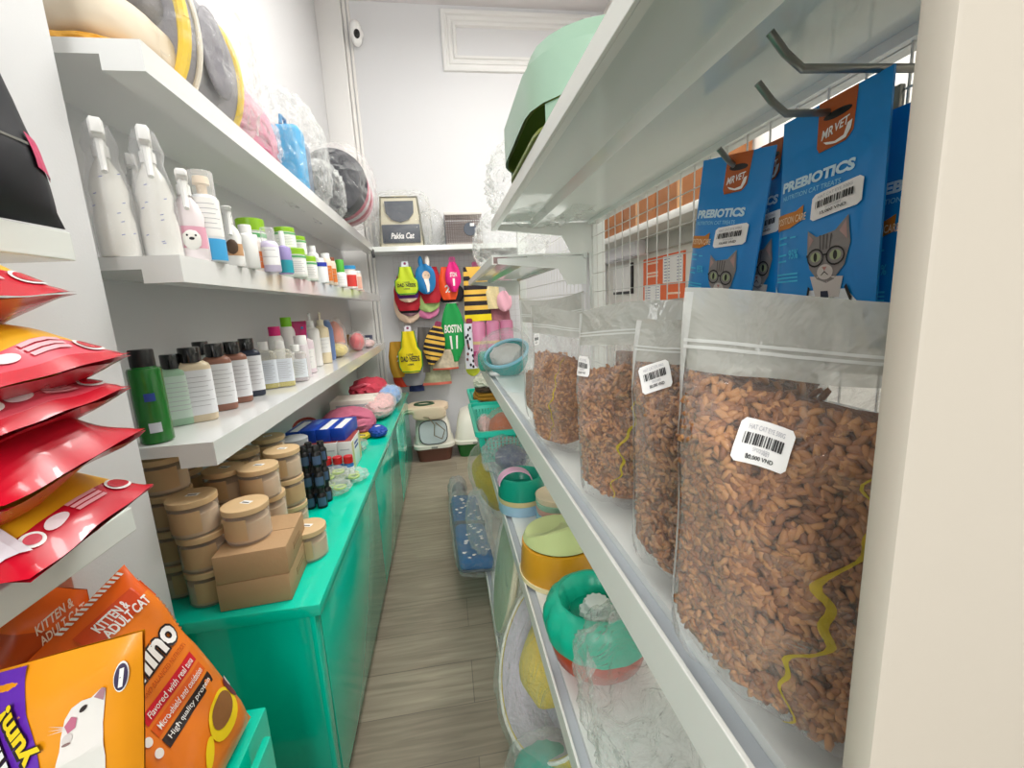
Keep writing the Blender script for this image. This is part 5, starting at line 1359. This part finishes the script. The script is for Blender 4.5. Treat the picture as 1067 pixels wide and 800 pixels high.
# kitten and adult cat bag, farthest
t, sf = pillow('cat_food_bag', 'dark orange cat food bag half hidden behind the other orange bags', ((-.86, .70, .60), (-.655, .79, .60), (-.672, .815, .985), (-.84, .775, 1.06)), .09, lambda u, v, s: OR2 if v > .84 or u < .3 else DRED, 'orange cat food bags', seed=3, wr=.008)
z = MB()
z.add(sf.put(frame2(text2('KITTEN &', .02), (.66, .83), (.25, .11), (-.012, .036)), .002), mat('#f3d9c8', .5)); z.add(sf.put(frame2(text2('ADULT CAT', .02), (.68, .785), (.30, .13), (-.012, .036)), .002), mat('#f3d9c8', .5)); z.build('lettering', t, smooth=False)
# minino bag
t, sf = pillow('cat_food_bag', 'bright orange cat food bag with white rounded lettering and a printed food bowl', ((-.485, .633, .603), (-.472, .864, .618), (-.625, .842, 1.01), (-.735, .735, .90)), .085, lambda u, v, s: OR1 if v < .86 else OR2, 'orange cat food bags', seed=5, wr=.006)
z = MB(); DK = mat('#2a1a18', .5)
def rtext(txt, o_, ax, ay, m, e=.002, b=.03): z.add(sf.put(frame2(fine(text2(txt, b)), o_, ax, ay), e+.0015), m)
z.add(sf.put(poly2([(.30, .83), (.96, .80), (.98, .90), (.30, .93)], 2), .0014), mat('#d8480e', .4))
rtext('KITTEN &', (.42, .862), (.28, -.01), (0, .045), STICK); rtext('ADULT CAT', (.42, .815), (.42, -.015), (0, .045), STICK)
rtext('minino', (.06, .555), (.80, .03), (0, .135), DK, .0018, .09); rtext('minino', (.08, .565), (.76, .03), (0, .115), STICK, .0032, .035)
rtext('COMPLETE AND BALANCED NUTRITION', (.14, .52), (.66, .02), (0, .022), mat('#c8500a', .5), .002, 0)
for q, m, tx in ((.44, mat('#d8142c', .4), 'Flavored with real tuna'), (.375, OR2, 'Micro-shield anti oxidation'), (.31, DK, 'High quality protein')):
    z.add(sf.put(poly2([(.25, q), (.80, q+.015), (.80, q+.065), (.25, q+.05)], 2), .0014), m)
    rtext(tx, (.29, q+.012), (.46, .013), (0, .030), STICK, .0026, .008)
for k in range(3): z.add(sf.put(ell2(.19, .335+k*.065, .028, .02), .002), STICK)
z.add(sf.put(ell2(.70, .185, .20, .085, 24, .1), .0016), YLW); z.add(sf.put(ell2(.70, .20, .15, .055, 24, .1), .0026), mat('#8a5a2c', .7)); z.add(sf.put(ell2(.92, .22, .055, .055), .002), mat('#6e2430', .5)); z.add(sf.put(ell2(.95, .25, .03, .03), .003), mat('#d9d2d4', .5)); z.add(sf.put(ell2(.42, .14, .09, .03, 18, .4), .0016), YLW)
for k in range(14): z.add(sf.put(poly2([(.30+.045*k, .972), (.325+.045*k, .972), (.325+.045*k, .995), (.30+.045*k, .995)], 0), .0016), STICK)
for k in range(16): z.add(sf.put(poly2([(.965, .60+.022*k), (.998, .60+.022*k), (.998, .611+.022*k), (.965, .611+.022*k)], 0), .0016), STICK)
z.build('print', t, smooth=False)
# yum bag with a white cat, nearest
t, sf = pillow('cat_food_bag', 'amber and purple cat food bag picturing a white cat licking its nose', ((-.70, .50, .603), (-.455, .50, .603), (-.407, .556, 1.068), (-.645, .556, 1.03)), .055, lambda u, v, s: OR3, 'orange cat food bags', seed=8, wr=.005)
z = MB()
z.add(sf.put(poly2([(.004, .995), (.46, .995), (.53, .9), (.60, .8), (.66, .7), (.69, .6), (.70, .3), (.70, .01), (.004, .01)], 4), .0010), PUR); z.build('purple_band', t, label='purple band'); z = MB()
CATW = mat('#ece6e0', .6)
def cu(u, v): return (.70+(u-.62)*.66, .895-(.80-v)*.52)
def cpoly(pts, c, e, m): z.add(sf.put(poly2([cu(*q) for q in pts], c), e), m)
def cell(u, v, ru, rv, e, m, rot=0): c = cu(u, v); z.add(sf.put(ell2(c[0], c[1], ru*.66, rv*.52, 18, rot), e), m)
cpoly([(.60, -.6), (.60, .42), (.62, .56), (.615, .62), (.625, .70), (.66, .745), (.72, .765), (.78, .765), (.85, .80), (.875, .79), (.865, .70), (.86, .62), (.885, .45), (.90, -.6)], 3, .0016, CATW)
cpoly([(.80, .765), (.85, .80), (.875, .79), (.86, .735)], 1, .0026, mat('#b0808a', .6))
cpoly([(.63, .67), (.665, .705), (.70, .69), (.695, .645), (.655, .63)], 1, .0026, mat('#c46a86', .5))
cell(.735, .725, .024, .014, .0028, DK, .3); cell(.655, .605, .03, .025, .0024, mat('#d9cfcb', .6)); cell(.655, .582, .025, .007, .003, mat('#8a6a68', .6))
for k in range(3): cpoly([(.53, .655+k*.02), (.63, .65+k*.006), (.63, .655+k*.006)], 0, .002, CATW)
z.add(sf.put(ell2(.93, .905, .030, .040, 20, -.15), .0016), STICK); z.add(sf.put(ell2(.93, .905, .026, .035, 20, -.15), .0024), mat('#3a2c50', .5)); z.add(sf.put(poly2([(.92, .88), (.937, .88), (.943, .928), (.926, .928)], 0), .003), STICK)
z.build('print', t, smooth=False); z = MB()
# brand lettering climbs the purple band
def climb(txt, o_, ax, ay, m, e, b): z.add(sf.put(frame2(fine(text2(txt, b)), o_, ax, ay), e+.0015), m)
climb('minino', (.595, .675), (-.25, .27), (-.13, -.075), DK, .0018, .09); climb('minino', (.59, .683), (-.24, .255), (-.11, -.066), STICK, .003, .035)
climb('yum!', (.635, .785), (-.16, .15), (-.085, -.045), DK, .0024, .09); climb('yum!', (.632, .79), (-.155, .142), (-.07, -.038), mat('#f5d414', .4), .0036, .04)
z.build('lettering', t, smooth=False)
# five red bags lying in a stack on the short shelf
RD = mat('#c8102a', .26, coat=.3); RD2 = mat('#d84a5c', .3, coat=.2); YB2 = mat('#eeb31c', .35)
for k, (zz, x1, y0, y1, dz, lab) in enumerate((
   (1.190, -.49, .53, .755, 0, 'red and yellow pet food bag with a white corner at the stack bottom'),
   (1.283, -.485, .52, .755, 0, 'crumpled red pet food bag second from the bottom of the stack'),
   (1.354, -.49, .52, .75, 0, 'red and yellow pet food bag with white ovals in the middle of the stack'),
   (1.404, -.49, .50, .765, 0, 'red and yellow pet food bag with white ovals, second from the top'),
   (1.498, -.52, .45, .73, 0, 'bulging red pet food bag with a pointed corner on top of the stack'))):
    # the sealed end hangs over the shelf front; u runs away from the camera, v runs back to the wall
    cs = ((x1, y0, zz-.022), (x1, y1, zz), (-.86, y1+.02, zz), (-.86, y0-.02, zz))
    def mf(u, v, s, k=k):
        if s < 0: return RD
        if v < .045: return RD
        if k == 1: return RD if v < .7 else RD2
        if v < .125: return RD2 if k in (2, 3) else RD
        return YB2
    t, sf = pillow('pet_food_bag', lab, cs, .135, mf, 'red pet food bags stacked at the left', seed=20+k, wr=.008 if k != 1 else .011, bot=.85 if k else .6, vp=True)
    z = MB()
    if k != 1:
        z.add(sf.put(ell2(.22, .085, .065, .026), .002), STICK); z.add(sf.put(ell2(.22, .085, .045, .017), .003), RD2)
        z.add(sf.put(ell2(.38, .083, .075, .02), .002), mat('#ead9dc', .5)); z.add(sf.put(ell2(.86, .082, .085, .035), .002), STICK); z.add(sf.put(ell2(.86, .082, .07, .026), .003), RD)
        for q in (.065, .082, .10): z.add(sf.put(rect2(.50, q, .72, q+.012, 3, 1), .002), mat('#f0aab2', .5))
        z.add(sf.put(ell2(.18, .30, .12, .06), .002), mat('#b8382c', .5)); z.add(sf.put(ell2(.55, .25, .07, .035), .002), mat('#e9cfa0', .5)); z.add(sf.put(rect2(.62, .30, .85, .315, 2, 1), .002), mat('#b08a1a', .5))
        if k == 0: z.add(sf.put(poly2([(0, .12), (.16, .06), (.24, .2), (.1, .5), (0, .55)], 2), .003), mat('#e3dfe6', .4))
    else:
        z.add(sf.put(poly2([(.02, .06), (.16, .10), (.18, .4), (.03, .4)], 2), .003), mat('#e3dfe6', .4)); z.add(sf.put(poly2([(.05, .1), (.14, .12), (.15, .35), (.06, .36)], 2), .004), RD2)
        z.add(sf.put(rect2(.40, .14, .74, .20, 3, 1), .003), RD2)
    z.build('print', t, smooth=False)
# dark bag on the short upper shelf
t, sf = pillow('pet_food_bag', 'black and navy pet food bag with a pink stripe on the short shelf', ((-.61, .48, 1.604), (-.59, .832, 1.604), (-.615, .745, 1.96), (-.64, .40, 1.96)), .10, lambda u, v, s: mat('#12161f', .5), None, seed=31, wr=.004)
z = MB()
z.add(sf.put(poly2([(.86, .20), (.99, .18), (.99, .30), (.86, .32)], 2), .003), mat('#d43a6c', .4)); z.add(sf.put(ell2(.66, .42, .12, .11), .004), mat('#8a7a5a', .4)); z.add(sf.put(ell2(.66, .42, .105, .097), .005), mat('#20242e', .4))
for q in (.43, .46, .49): z.add(sf.put(rect2(.60, q-.04, .72, q-.028, 2, 1), .006), mat('#b0a07a', .5))
z.add(sf.put(rect2(.5, .27, .85, .28, 2, 1), .003), mat('#6a6a62', .5)); z.build('print', t, smooth=False)
